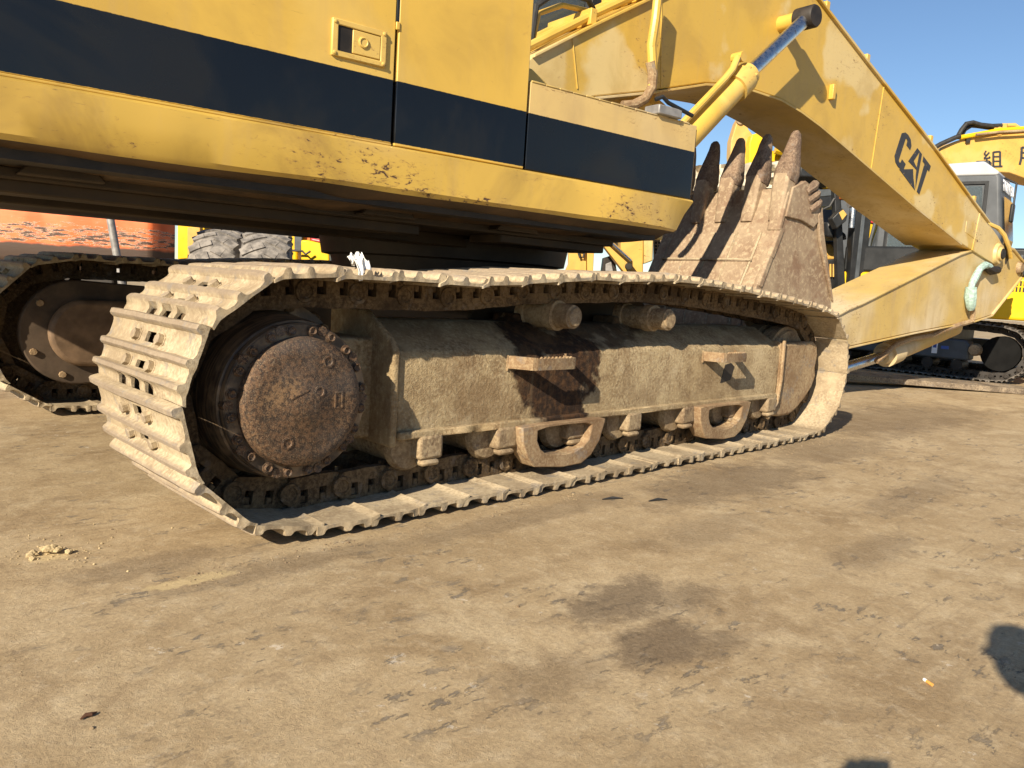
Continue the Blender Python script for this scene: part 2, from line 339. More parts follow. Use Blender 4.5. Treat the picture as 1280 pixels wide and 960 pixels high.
    def build(s,name,mat,parent=None,smooth=35.,bev=0.,seg=2,shift=None,rz=None):
        if shift: s.v=[tuple(Vector(p)-Vector(shift)) for p in s.v]
        o=link(bpy.data.objects.new(name,s.mesh(name,mat,smooth)),parent)
        if rz is not None: o.rotation_euler=(0,0,rz)
        if bev:
            m=o.modifiers.new('bevel','BEVEL'); m.width=bev; m.segments=seg; m.limit_method='ANGLE'; m.angle_limit=R(32); m.harden_normals=False
        return o
def rough_up(o,amp,scale,sub=0,mid=0):
    "dent / weather the mesh itself"
    me=o.data
    if sub:
        bm=bmesh.new(); bm.from_mesh(me); bmesh.ops.subdivide_edges(bm,edges=bm.edges,cuts=sub,use_grid_fill=True); bm.to_mesh(me); bm.free()
    off=rng.random()*50
    for v in me.vertices:
        q=v.co*scale+Vector((off,0,0)); v.co+=Vector((mnoise.noise(q),mnoise.noise(q+Vector((9,0,0))),mnoise.noise(q+Vector((0,7,0)))))*amp
def arc(c,r,a0,a1,n): return [(c[0]+r*math.cos(R(a0+(a1-a0)*i/n)),c[1]+r*math.sin(R(a0+(a1-a0)*i/n))) for i in range(n+1)]
# ------------------------------------------------------------------ ground
gm=MB(); S=400
gm.add([(-S,-S,0),(S,-S,0),(S,S,0),(-S,S,0)],[(0,1,2,3)])
tag(gm.build('ground','ground',smooth=0),kind='structure')
# ------------------------------------------------------------------ crawler track pieces
PITCH=.24
def make_shoe(seed):
    rg=random.Random(seed)
    prof=[(-.138,-.064,-.076),(-.137,-.063,-.098),(-.132,-.062,-.107),(-.115,-.062,-.108),(-.108,-.062,-.101),(-.102,-.062,-.083),(-.092,-.062,-.077),(-.076,-.062,-.0745),(-.036,-.062,-.0745),(-.026,-.062,-.078),(-.018,-.062,-.085),(-.014,-.062,-.101),(-.009,-.062,-.107),(.006,-.062,-.107),(.012,-.062,-.100),(.017,-.062,-.084),(.026,-.062,-.077),(.036,-.062,-.0745),(.064,-.062,-.075),(.071,-.062,-.083),(.075,-.062,-.100),(.080,-.062,-.106),(.095,-.061,-.105),(.101,-.061,-.097),(.106,-.060,-.080),(.114,-.058,-.071),(.128,-.054,-.066),(.140,-.049,-.060)]
    ys=[-.425,-.418,-.395,-.34,-.28,-.22,-.175,-.135,-.095,-.042,.042,.095,.135,.175,.22,.28,.34,.395,.418,.425]
    top,bot=[],[]
    for (x,zi,zo) in prof:
        tr,br=[],[]
        for y in ys:
            e=max(0,(abs(y)-.34)/.085); wob=mnoise.noise(Vector((x*30+seed*7,y*7,seed)))
            h=-(zo+.0745); g=1-(.10+.05*(seed%4))*e*e-.10*max(0,mnoise.noise(Vector((y*5,seed*2.7,x*9))))
            z2=zo+(.006*e*mnoise.noise(Vector((seed*1.9,y*3,x*6))) if h<.01 else 0)+ (h*(1-g) if h>0 else 0)+ (.0022*wob if h>.01 else .0006*wob)
            xx=x+.0022*mnoise.noise(Vector((y*9,seed*3.1,x*2)))
            if abs(abs(y)-.425)<1e-6: z2=z2*.96+zi*.04; yy=y
            else: yy=y
            yy=yy+ (.010*mnoise.noise(Vector((x*28,seed*5,1.3))) if abs(y)>.41 else 0)
            tr.append((xx,yy,zi)); br.append((xx,yy,z2))
        top.append(tr); bot.append(br)
    mask=set()
    for j,y in enumerate(ys[:-1]):
        c=(y+ys[j+1])/2
        for i in range(len(prof)-1):
            x=(prof[i][0]+prof[i+1][0])/2
            if abs(c)<.043 and (-.076<x<-.036 or .036<x<.064): mask.add((i,j))
            if .09<abs(c)<.178 and x>.1: mask.add((i,j))
            if abs(c)<.043 and x>.1: mask.add((i,j))
    m=MB().shell(top,bot,mask)
    for bx in (-.053,.049):
        for by in (-.115,.115):
            a=rg.random()*3
            m.lathe((bx,by,-.0745),[(.004,.028),(-.003,.028),(-.0035,.022),(-.022,.022),(-.0245,.018)],6,'z')
    return m.mesh('shoe','shoe',30)
SHOES=[make_shoe(i+1) for i in range(7)]
def make_link(sgn):
    m=MB()
    xs=[-.145,-.135,-.115,-.09,-.07,-.055,-.035,-.018,.006,.022,.042,.06,.085,.11,.132,.142]
    top=lambda x: .066-.0035*abs(math.sin(x*22))-(max(0,abs(x)-.10)/.045)**2*.05
    botz=lambda x: -.062+(max(0,abs(x)-.10)/.045)**2*.05
    if 1:
        A,B=[],[]
        for x in xs:
            off=.018*(1-max(0,min(1,(x+.06)/.12)))
            y0=sgn*(.152+off); y1=sgn*(.110+off)
            rows=[botz(x),-.046+max(0,abs(x)-.11)*.3,.010,top(x)-.02,top(x)]
            rows=sorted(rows); A.append([(x,y0,z) for z in rows]); B.append([(x,y1,z) for z in rows])
        mask={(i,1) for i in range(len(xs)-1) if -.071<(xs[i]+xs[i+1])/2<-.03 or .02<(xs[i]+xs[i+1])/2<.065}
        m.shell(A,B,mask)
        m.lathe((.118,sgn*.152,0),[(-sgn*.0+0,.036),(sgn*.010,.034),(sgn*.014,.024)],14)
        m.lathe((-.118,sgn*.170,0),[(0,.046),(sgn*.008,.044),(sgn*.010,.03),(sgn*.004,.026)],16)
        for bx in (-.05,.045): m.lathe((bx,sgn*.135,-.040),[(-.012,.021),(.012,.021),(.020,.019)],6,'z')
    return m.mesh('link','link',35)
LINKS=[make_link(-1),make_link(1)]
def track_path(sp,idl,rs,ri,tops):
    "pin line of a chain: bottom run, idler arc, sagging top run, sprocket arc"
    pts=[(sp[0]+(idl[0]-sp[0])*i/60,(sp[1]-rs)+((idl[1]-ri)-(sp[1]-rs))*i/60) for i in range(60)]
    pts+=arc(idl,ri,-90,90,30)[:-1]
    ctl=[(idl[0],idl[1]+ri)]+tops+[(sp[0],sp[1]+rs)]
    for i in range(len(ctl)-1):
        p0,p1,p2,p3=[ctl[max(0,min(len(ctl)-1,i+k))] for k in (-1,0,1,2)]
        for k in range(20):
            t=k/20
            pts.append(tuple(.5*((2*p1[a])+(-p0[a]+p2[a])*t+(2*p0[a]-5*p1[a]+4*p2[a]-p3[a])*t*t+(-p0[a]+3*p1[a]-3*p2[a]+p3[a])*t**3) for a in (0,1)))
    pts+=arc(sp,rs,90,270,40)[:-1]
    return pts
def build_track(parent,cy,path,scale=1.,shift=(0,0,0),frame=None,phase=0.,width=1.,lod=False):
    L=[0.]; n=len(path)
    for i in range(n): L.append(L[-1]+math.dist(path[i],path[(i+1)%n]))
    tot=L[-1]; k=round(tot/(PITCH*scale)); p=tot/k
    def at(s):
        s%=tot; lo=0
        while L[lo+1]<s: lo+=1
        t=(s-L[lo])/(L[lo+1]-L[lo]); a,b=path[lo],path[(lo+1)%n]; return Vector((a[0]+(b[0]-a[0])*t,cy,a[1]+(b[1]-a[1])*t))
    pins=[at(i*p+phase) for i in range(k)]
    ch=link(bpy.data.objects.new('crawler_track',None),parent); ch.empty_display_size=.2
    pm=MB().cyl((0,-.13*width*scale,0),(0,.13*width*scale,0),.033*scale,10).mesh('pin',LINKS[0].materials[0])
    for q in pins: o=link(bpy.data.objects.new('pin',pm),ch); o.location=q-Vector(shift)
    if frame: ch.rotation_euler=(0,0,frame)
    rg=random.Random(int(cy*100))
    for i in range(k):
        a,b=pins[i],pins[(i+1)%k]; t=(b-a).normalized(); zz=t.cross(Vector((0,1,0))); c=(a+b)/2-Vector(shift)
        M4=Matrix(((t.x,0,zz.x,c.x),(t.y,1,zz.y,c.y),(t.z,0,zz.z,c.z),(0,0,0,1)))
        tilt=Matrix.Rotation(R(rg.uniform(-1.6,1.6)),4,'Y')@Matrix.Rotation(R(rg.uniform(-.5,.5)),4,'X')@Matrix.Translation((0,rg.uniform(-.006,.006),0))
        f=math.dist(a,b)/PITCH
        s=link(bpy.data.objects.new('shoe',SHOES[rg.randrange(7)]),ch); s.matrix_local=M4@tilt@Matrix.Diagonal((f,scale*width,scale,1))
        for LK in LINKS: l=link(bpy.data.objects.new('link',LK),ch); l.matrix_local=M4@Matrix.Diagonal((f,scale*width,scale,1))
    return ch
# ================================================================== the main excavator
O=Vector((3.58,4.4,0)); SW=0.1237847
ex=empty('excavator',O,0,'large yellow crawler excavator with black side stripe and mud caked tracks in the foreground','excavator')
SPR=(1.45,.525); IDL=(5.70,.505); RS,RI=.405,.395
path=track_path(SPR,IDL,RS,RI,[(5.2,.945),(4.64,.985),(4.15,1.012),(3.72,1.02),(3.3,1.0),(2.85,.985),(2.35,.935),(1.9,.93)])
CYN,CYF=2.925,5.865
tr1=build_track(ex,CYN,path,1.,O,phase=.06); tr1['label']='near crawler track with pale dried mud on its shoes'
tr2=build_track(ex,CYF,path,1.,O,phase=.13); tr2['label']='far crawler track in the shade under the machine'
def U(mb,name,mat,parent,**k): return mb.build(name,mat,parent,shift=O if parent is ex else O,**k)
def sub(mb,name,mat,parent,**k): return mb.build(name,mat,parent,shift=O,**k)
# ---- near track frame
fr=MB()
prof=[(2.68,.330),(2.68,.665),(2.695,.695),(2.90,.815),(3.16,.815),(3.17,.330)]
xs=[1.96+.11*i for i in range(32)]
top=[[(x,y,z) for y,z in prof+[prof[0]]] for x in xs]
vs=[p for g in top for p in g[:-1]]; n=len(prof); fs=[]
for i in range(len(xs)-1):
    for k in range(n): fs.append((i*n+k,i*n+(k+1)%n,(i+1)*n+(k+1)%n,(i+1)*n+k))
fs+=[tuple(range(n)),tuple(range(len(xs)*n-1,(len(xs)-1)*n-1,-1))]
fr.add(vs,fs)
fr.box((1.50,2.83,.30),(1.955,3.12,.74))                      # narrower section behind the final drive
frame=sub(fr,'track_frame','frame',ex,bev=.012)
sub(MB().prism([(2.665,.283),(2.665,.70),(2.70,.745),(2.90,.86),(3.18,.86),(3.18,.283)],1.925,1.96,'x'),'end_plate','frame',frame,bev=.012,seg=3)
b=MB()
for i in range(16):
    x0,x1=1.965+i*.2105,1.965+(i+1)*.2105; b.box((x0,2.652,.314),(x1,2.70,.350))
sub(b,'bottom_flange','frame',frame,bev=.008)
# raised collars where the carrier rollers stand
for x in (3.0,3.84):
    sub(MB().prism([(x-.16,.70),(x+.16,.70),(x+.12,.86),(x-.12,.86)],2.93,3.10),'roller_bracket','frame',frame,bev=.01)
    c=MB().lathe((x,2.62,.865),[(0,.052),(-.012,.046),(-.014,.0)][::-1]+[(.004,.062),(.10,.064),(.105,.078),(.16,.080),(.165,.07),(.30,.07),(.305,.08),(.36,.08)],28)
    c=sub(c,'carrier_roller','roller',frame,smooth=40); rough_up(c,.004,14)
# idler yoke guard
yk=[(5.35,.735),(5.44,.715),(5.90,.725),(5.965,.70),(5.995,.62),(5.975,.52),(6.00,.45),(5.95,.36),(5.84,.27),(5.72,.20),(5.62,.165),(5.45,.165),(5.27,.185),(5.36,.28),(5.385,.40)]
g_=sub(MB().prism(yk,2.675,2.76),'idler_guard','guard',frame,bev=.022,seg=3); 
sub(MB().tube([(5.25,2.665,.17),(5.36,2.66,.28),(5.385,2.66,.45),(5.375,2.66,.735)],.014,8),'guard_rib','guard',frame)
sub(MB().lathe((5.70,2.78,.505),[(0,.06),(0,.29),(.02,.30),(.02,.325),(.12,.325),(.13,.30),(.17,.30),(.18,.325),(.28,.325),(.28,.30),(.30,.06)],40),'idler_wheel','roller',frame)
sub(MB().box((5.33,2.76,.38),(5.75,3.08,.60)),'idler_fork','frame',frame,bev=.01)
# lower rollers with their end collars
for i,x in enumerate((2.07,2.54,3.05,3.56,4.12,4.68,5.20)):
    r=MB().lathe((x,2.925,.272),[(-.215,.05),(-.21,.105),(-.185,.118),(-.172,.118),(-.165,.095),(.165,.095),(.172,.118),(.20,.118),(.21,.05)],28)
    sub(r,'track_roller','roller',frame)
    c=MB().box((x+.0,2.645,.215),(x+.135,2.74,.325)); c.box((x+.012,2.64,.185),(x+.115,2.70,.216))
    c=sub(c,'roller_collar','roller',frame,bev=.018,seg=2)
# U shaped track guides
for x0,x1 in ((2.655,3.30),(4.235,4.875)):
    def mp(pl): return [(x0+(x1-x0)*a,bz) for a,bz in pl]
    outer=mp([(0,.322),(.02,.24),(.08,.165),(.16,.115),(.5,.090),(.72,.093),(.84,.13),(.94,.205),(1,.322),(.86,.327),(.5,.328),(.14,.327)])
    inner=mp([(.18,.300),(.18,.25),(.22,.205),(.28,.178),(.5,.160),(.62,.163),(.72,.185),(.79,.22),(.82,.298),(.72,.312),(.5,.314),(.30,.312)])
    q=MB().ring(outer,inner,2.60,2.70); sub(q,'track_guide','guard',frame,bev=.007,smooth=30)
# steps welded on the side
for x0,x1 in ((2.632,2.975),(4.365,4.685)):
    m=MB()
    m.prism([(x0-.03,2.677),(x0+.035,2.567),(x0+.06,2.56),(x0+.06,2.572),(x0+.05,2.58),(x0-.005,2.678)],.607,.668,'z')
    m.prism([(x0+.06,2.56),(x1-.02,2.56),(x1,2.567),(x1+.04,2.677),(x1+.025,2.678),(x1-.012,2.577),(x1-.025,2.572),(x0+.06,2.572)],.607,.663,'z')
    for k in range(9):
        x=x0+.09+(x1-x0-.13)*k/8; m.prism([(x-.011,.661),(x+.011,.661),(x,.672)],2.5605,2.5715)
    sub(m,'step','guard',frame,smooth=30)
for x0,x1 in ((2.632,2.975),(4.365,4.685)):
    for x in (x0-.03,x1+.045): sub(MB().tube([(x+.006*mnoise.noise(Vector((q,x,0))),2.679,.595+.011*q) for q in range(8)],[.006+.003*abs(mnoise.noise(Vector((q*1.3,x*5,1)))) for q in range(8)],6),'weld_bead','guard',frame)
hl=MB(); hl.prism([(4.575,.455),(4.70,.47),(4.735,.56),(4.69,.585),(4.62,.575),(4.60,.53)],2.677,2.685); sub(hl,'grease_port','dark',frame,smooth=0)
# ---- final drive
D0=(SPR[0],0,SPR[1])
fd=MB().lathe((SPR[0],2.59,SPR[1]),[(0,.20),(0,.286),(.006,.291),(.035,.293),(.04,.300),(.07,.306),(.22,.320),(.27,.326),(.275,.372),(.305,.378),(.31,.30)],72)
fd=sub(fd,'final_drive','drum',ex)
cv=MB().lathe((SPR[0],2.53,SPR[1]),[(.0,.0),(.001,.06),(.0035,.065),(.004,.19),(.006,.215),(.018,.235),(.034,.243),(.075,.246)],72)
cv.box((1.48,2.530,.49),(1.486,2.537,.54)); cv.bar((1.385,2.533,.545),(1.455,2.533,.575),.005,.008,(0,1,0)); cv.ring([(1.565,.50),(1.60,.50),(1.60,.565),(1.565,.565)],[(1.57,.506),(1.594,.506),(1.594,.558),(1.57,.558)],2.5305,2.537)
cv=sub(cv,'drive_cover','rust',fd,smooth=30)
for (a,r_) in ((35,.0),(62,.175),(-118,.16),(40,.065)):
    x,z=SPR[0]+r_*math.cos(R(a)),SPR[1]+r_*math.sin(R(a))
    if r_: sub(MB().lathe((x,2.5345,z),[(.004,.024),(-.004,.024),(-.005,.017),(.0,.014),(.0,.006),(-.003,.0)],12),'plug','rust',fd)
for k in range(20):
    a=R(9+18*k); x,z=SPR[0]+.268*math.cos(a),SPR[1]+.268*math.sin(a)
    m=MB().lathe((x,2.59,z),[(.002,.021),(-.004,.021),(-.0045,.016),(-.013,.0155),(-.015,.013),(-.010,.008),(-.009,0)],12)
    sub(m,'bolt','rust',fd)
for k in range(20):                                                # cast ears between the bolts
    a=R(9+18*k+9); x,z=SPR[0]+.276*math.cos(a),SPR[1]+.276*math.sin(a)
    if k%2: sub(MB().lathe((x,2.592,z),[(-.006,.0),(-.006,.020),(.03,.022)],8),'ear','rust',fd)
tp=[]
for k in range(21):
    a0=2*math.pi*k/21
    for da,r_ in ((-.10,.335),(-.05,.395),(.05,.395),(.10,.335)): tp.append((SPR[0]+r_*math.cos(a0+da),SPR[1]+r_*math.sin(a0+da)))
sub(MB().prism(tp,2.90,2.95),'sprocket','link',fd,bev=.004)
for k in range(12):
    a=R(15+30*k); x,z=SPR[0]+.35*math.cos(a),SPR[1]+.35*math.sin(a); sub(MB().lathe((x,2.862,z),[(.01,.026),(-.014,.024),(-.016,.018)],8),'hub_bolt','link',fd)
# ---- far track frame and the covers on its inner side
ff=MB().prism([(5.62,.30),(5.62,.70),(5.80,.82),(6.06,.82),(6.10,.68),(6.10,.30)],1.75,5.4,'x'); far=sub(ff,'track_frame','frame',ex,bev=.012)
cvp=arc((1.50,.53),.335,90,270,20)+[(2.0,.22),(2.5,.25),(2.5,.80),(2.0,.84)]
sub(MB().prism(cvp,5.50,5.56),'motor_guard_plate',simple('dark_brown_plate',(.075,.052,.034),.7,0,.4,7),far,bev=.01)
cv2=arc((1.53,.53),.215,100,260,16)+[(1.95,.30),(2.3,.36),(2.3,.68),(1.95,.74)]
sub(MB().prism(cv2,5.44,5.50),'motor_cover',simple('brown_cover',(.17,.11,.065),.6,0,.35,7),far,bev=.03,seg=3)
for a in (140,205,250): sub(MB().lathe((1.50+.285*math.cos(R(a)),5.50,.53+.285*math.sin(R(a))),[(0,.022),(-.016,.02),(-.017,0)],8),'bolt','guard',far)
for x in (2.1,2.6,3.1,3.6,4.1,4.6,5.1): sub(MB().lathe((x,5.865,.272),[(-.2,.05),(-.2,.115),(-.16,.115),(-.16,.095),(.16,.095),(.16,.115),(.2,.115),(.2,.05)],20),'track_roller','roller',far)
sub(MB().lathe((5.70,5.865,.505),[(-.14,.06),(-.14,.32),(.14,.32),(.14,.06)],32),'idler_wheel','roller',far)
sub(MB().prism([(p[0],p[1]) for p in tp],5.84,5.89),'sprocket','link',far)
for x in (3.0,3.84): sub(MB().lathe((x,5.70,.865),[(0,.07),(.30,.07),(.31,.08)],20),'carrier_roller','roller',far)
# ---- car body and swing bearing
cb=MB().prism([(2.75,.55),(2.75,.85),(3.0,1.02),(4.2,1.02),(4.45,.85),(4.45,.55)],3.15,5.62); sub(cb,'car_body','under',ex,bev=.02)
sub(MB().lathe((3.58,4.4,1.0),[(0,.70),(.05,.78),(.14,.80),(.15,.86),(.27,.88),(.30,.80)],64,'z'),'swing_bearing','dark',ex)
# ================================================================== upper structure (swung towards the camera)
RZ=-SW
def H(mb,name,mat,parent=ex,**k):
    o=mb.build(name,mat,parent,**k)
    if parent is ex: o.rotation_euler=(0,0,RZ)
    return o
WN=-1.55
def panel(u0,u1,z0,z1,w0,t,name,mat,bulge=.004):
    "sheet metal panel with slight waviness"
    nu,nz=18,14; A,B=[],[]
    for i in range(nu+1):
        a,b=[],[]
        for j in range(nz+1):
            u=u0+(u1-u0)*i/nu; z=z0+(z1-z0)*j/nz
            ed=min(i,nu-i,j,nz-j); d=0 if ed==0 else bulge*mnoise.noise(Vector((u*1.6,z*2.2,u0)))
            a.append((u,w0+d,z)); b.append((u,w0+t,z))
        A.append(a); B.append(b)
    return MB().shell(A,B)
dk=MB().box((-3.7,-1.50,1.33),(0.55,1.50,1.60)); dk.box((-3.7,-1.515,1.60),(-.53,-.55,2.95)); dk.box((-3.7,-.55,1.60),(-1.3,1.5,2.9))
deck=H(dk,'house_frame','dark')
d1=H(panel(-3.6,-1.287,1.607,2.95,WN,.03,'door','stripe'),'engine_door','stripe',bev=.004)
H(MB().box((-3.6,WN-.006,1.596),(-1.287,WN+.02,1.6065)),'door_hem','sill',d1,bev=.003)
d2=H(panel(-1.272,-.527,1.60,2.95,WN-.004,.03,'door','stripe'),'side_door','stripe',bev=.004)
# latch with its recessed tray
lt=MB(); u0,u1,z0,z1=-1.592,-1.335,1.925,2.078
lt.ring([(u0,z0),(u1,z0),(u1,z1),(u0,z1)],[(u0+.028,z0+.024),(u1-.028,z0+.024),(u1-.028,z1-.024),(u0+.028,z1-.024)],WN-.014,WN+.012)
ltc=H(lt,'latch_frame','yellow',d1,bev=.004)
H(MB().box((u0+.095,WN-.012,z0+.028),(u1-.030,WN+.0,z1-.028)),'latch_paddle','yellow',d1,bev=.003)
H(MB().lathe((u0+.145,WN-.012,(z0+z1)/2+.005),[(0,.024),(-.006,.023),(-.008,.018),(-.004,.015),(-.004,.0)],20),'lock_barrel','yellow',d1)
H(MB().box((u0+.028,WN-.0065,z0+.024),(u0+.095,WN-.0045,z1-.024)),'latch_recess','dark',d1,smooth=0)
for a,b_ in ((u0+.013,z0+.013),(u1-.013,z0+.013),(u0+.013,z1-.013),(u1-.013,z1-.013)): H(MB().lathe((a,WN-.014,b_),[(0,.009),(-.004,.008),(-.006,.004)],10),'rivet','yellow',d1)
H(MB().box((-1.2865,WN-.004,2.13),(-1.274,WN+.01,2.6)),'hinge_strip','black',d1,bev=.002)
H(MB().box((-1.290,WN-.010,2.10),(-1.270,WN+.0,2.135)),'hinge_foot','yellow',d1,bev=.004)
# tool box at the front corner
bx=H(panel(-.508,.79,1.60,2.04,WN+.006,.03,'tool_box','box',.006),'tool_box','box',bev=.006)
tb=MB().box((-.508,WN+.036,1.60),(.775,-.62,2.035)); H(tb,'box_body','box',bx,bev=.01)
lip=MB()
for k in range(13): lip.box((-.50+k*.094,WN+.002,2.036),(-.41+k*.094,-.63,2.0455-.002*(k%2)))
H(lip,'tread_plate','stick',bx,bev=.003)
H(MB().box((.786,WN+.012,1.63),(.80,-.64,2.02)),'front_plate','guard',bx,bev=.003)
H(MB().box((.42,WN-.02,2.045),(.62,WN+.10,2.10),Matrix.Rotation(.0,4,'Z')),'clamp_block','galv',bx,bev=.008)
H(MB().tube([(.40,WN-.0,2.12),(.44,WN-.02,2.14),(.50,WN-.01,2.12),(.72,WN-.01,2.085)],.012,8),'clamp_rod','black',bx)
# sill / skirt
m=MB(); nu=70; secs=[]
pr=[(WN+.05,1.592),(WN-.035,1.590),(WN-.052,1.578),(WN-.058,1.50),(WN-.055,1.405),(WN-.040,1.385),(WN+.03,1.362),(WN+.10,1.335),(WN+.30,1.318),(WN+.31,1.34),(WN+.12,1.362),(WN+.05,1.40)]
for i in range(nu+1):
    t=i/nu; u=-3.6+4.36*t; row=[]
    for k,(w_,z_) in enumerate(pr):
        q=Vector((u*1.7,k*.5,3.3)); dz=.010*mnoise.noise(q) if k in (4,5,6,7) else 0; dw=.022*mnoise.noise(Vector((u*1.9,z_*4,8.1)))+.010*mnoise.noise(Vector((u*5.1,z_*9,2.1))) if 2<=k<=6 else 0
        e=max(0,(u-.52)/.24); cut=(1.592-z_)/.23*.13*e
        if 6<=k<=8: dz+=.035*max(0,mnoise.noise(Vector((u*2.6,5.5,0))))-.03*max(0,mnoise.noise(Vector((u*3.3,1.5,0))))
        row.append((u+(-cut if e>0 else 0),w_+dw+.02*e*e*(k in (3,4,5)),z_+dz))
    secs.append(row)
n=len(pr); vs=[p for r_ in secs for p in r_]; fs=[(i*n+k,i*n+(k+1)%n,(i+1)*n+(k+1)%n,(i+1)*n+k) for i in range(nu) for k in range(n)]+[tuple(range(n)),tuple(range((nu+1)*n-1,nu*n-1,-1))]
top_=[[r_[k] for k in (0,1,2,3,4,5)] for r_ in secs]; back=[[(p[0],p[1]+.02 if k<5 else p[1]+.012,p[2]+(.012 if k>=4 else (-.012 if k<2 else 0))) for k,p in enumerate(r_)] for r_ in top_]
m.shell(top_,back); sl=H(m,'sill','sill',smooth=28)
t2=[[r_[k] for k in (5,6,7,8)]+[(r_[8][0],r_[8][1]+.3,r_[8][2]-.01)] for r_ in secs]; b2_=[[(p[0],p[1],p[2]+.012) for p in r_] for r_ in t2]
H(MB().shell(t2,b2_),'sill_underside',simple('shaded_rust_underside',(.07,.042,.019),.6,0,.5,3),sl,smooth=28)  # rusty grime brown, darkened to hold the shade beneath the sill
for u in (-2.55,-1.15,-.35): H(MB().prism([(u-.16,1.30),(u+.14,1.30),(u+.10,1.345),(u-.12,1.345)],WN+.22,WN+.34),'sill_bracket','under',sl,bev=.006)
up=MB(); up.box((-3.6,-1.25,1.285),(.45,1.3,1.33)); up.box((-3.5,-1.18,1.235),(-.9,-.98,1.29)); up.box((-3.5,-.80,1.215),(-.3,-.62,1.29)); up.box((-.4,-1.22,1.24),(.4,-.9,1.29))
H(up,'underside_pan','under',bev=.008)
H(MB().box((.45,-1.28,1.36),(.86,-1.20,1.50)),'tow_lug','sill',bev=.008)
# far side cab (only a sliver shows past the door)
cbm=MB().prism([(.0,1.6),(1.75,1.6),(1.93,2.4),(1.86,3.75),(.0,3.75)],.62,1.5); cab=H(cbm,'cab','cabgrey',bev=.05,seg=3)
H(MB().prism([(1.80,2.5),(1.935,2.5),(1.875,3.6),(1.76,3.6)],.60,.62),'cab_pillar','black',cab,bev=.005)
H(MB().prism([(.3,2.4),(1.70,2.4),(1.68,3.6),(.3,3.6)],.612,.618),'cab_window','window',cab,smooth=0)
# ---- boom
BN,BF=-.36,.30
bt=[(.15,2.35),(.40,2.58),(.95,2.92),(1.49,3.24),(2.1,3.62),(2.6,3.86),(3.05,3.95),(3.45,3.90),(3.88,3.73),(4.68,3.43),(6.19,2.88),(7.48,2.36),(7.90,2.20),(8.25,2.06),(8.44,1.96),(8.50,1.84),(8.46,1.73),(8.36,1.68),(8.20,1.70),(7.22,1.88),(5.98,2.18),(4.42,2.60),(3.92,2.73),(3.59,2.80),(3.26,2.845),(2.83,2.845),(2.5,2.82),(2.21,2.77),(2.01,2.71),(1.57,2.58),(1.0,2.43),(.45,2.20),(.2,2.15),(.08,2.22)]
boom=H(MB().prism(bt,BN,BF),'boom','boom',bev=.010)
bpl=[Vector((p[0],0,p[1])) for p in bt]
topl=[(p[0],p[1]+.012) for p in bt[1:13]]; botl=[(p[0],p[1]-.006) for p in bt[19:32]]
def strip(pl,w0,w1,t,dz=0):
    m=MB(); A,B=[],[]
    for (a,b_) in pl: A.append([(a,w0,b_+dz),(a,w1,b_+dz)]); B.append([(a,w0,b_+dz-t),(a,w1,b_+dz-t)])
    return m.shell(A,B)
H(strip(topl,BN-.03,BF+.03,.022),'top_flange','boom',boom,bev=.003)
H(strip(botl,BN-.018,BF+.018,.020),'bottom_flange','stick',boom,bev=.003)
H(MB().lathe((8.32,BN-.03,1.83),[(-.035,.0),(-.035,.075),(-.028,.085),(-.005,.088),(-.005,.125),(.03,.145),(.04,.15)],28),'tip_boss','boom',boom)
H(MB().lathe((8.32,BN-.07,1.83),[(-.01,.0),(-.01,.06),(.0,.07),(.03,.072)],20),'tip_pin','dark',boom)
for u_,a in ((4.95,-.06),(7.55,-.03)):                                # weld seams across the side plate
    zt=3.33 if u_<5 else 2.33; zb=2.46 if u_<5 else 1.82
    H(MB().tube([(u_,BN-.001,zb),(u_+a+.12,BN-.001,zt)],.007,6),'weld_seam','boom',boom)
for u_ in (.75,1.62): H(MB().tube([(u_+.08,BN-.001,2.45 if u_<1 else 2.63),(u_,BN-.001,2.78 if u_<1 else 3.27)],.007,6),'weld_seam','boom',boom)
H(MB().box((4.02,BN-.05,2.98),(4.07,BN,3.12),None),'bracket_tab','yellow',boom,bev=.006)
H(MB().prism([(7.30,2.16),(7.62,2.06),(7.62,1.95),(7.30,2.02)],BN-.004,BN+.01),'inspection_plate','boom',boom,bev=.004)
# steel pipes and hoses along the top of the boom
def off(pl,du,dz): return [(p[0]+du,p[1]+dz) for p in pl]
tl=off(bt[1:13],0,.075)
for w_,r_,mt in ((-.30,.030,'yellow'),(-.20,.022,'yellow'),(-.08,.022,'yellow'),(.10,.03,'yellow')):
    H(MB().tube([(a,w_,b_) for a,b_ in tl],r_,8),'hydraulic_pipe',mt,boom)
for k,i in enumerate((1,2,4,6,7,8,9,10)):
    a,b_=tl[i]; H(MB().box((a-.03,-.35,b_-.07),(a+.03,.15,b_+.045)),'pipe_clamp','yellow',boom,bev=.006)
H(MB().tube([(.46,-.26,2.72),(.47,-.28,2.95),(.66,-.28,3.10),(.95,-.27,3.12),(1.05,-.22,3.09)],.022,8),'hose','hose',boom)
H(MB().tube([(.52,-.2,2.76),(.54,-.22,2.93),(.75,-.22,3.04),(1.0,-.2,3.07)],.020,8),'hose','yellow',boom)
H(MB().tube([(1.44,-.50,3.30),(1.43,-.50,3.05),(1.41,-.50,2.86),(1.45,-.50,2.66),(1.45,-.50,2.56),(1.40,-.49,2.47),(1.30,-.48,2.41),(1.22,-.46,2.39)],.036,10),'hose','yellow',boom)
H(MB().tube([(1.412,-.50,2.74),(1.45,-.50,2.66),(1.452,-.50,2.56),(1.40,-.49,2.468),(1.30,-.48,2.408),(1.20,-.46,2.385)],.038,10),'hose_sleeve','guard',boom)
H(MB().tube([(8.06,-.30,2.20),(8.22,-.36,2.16),(8.34,-.40,2.08),(8.42,-.42,1.98),(8.50,-.42,1.92),(8.60,-.42,1.80)],.028,8),'hose','yellow',boom)
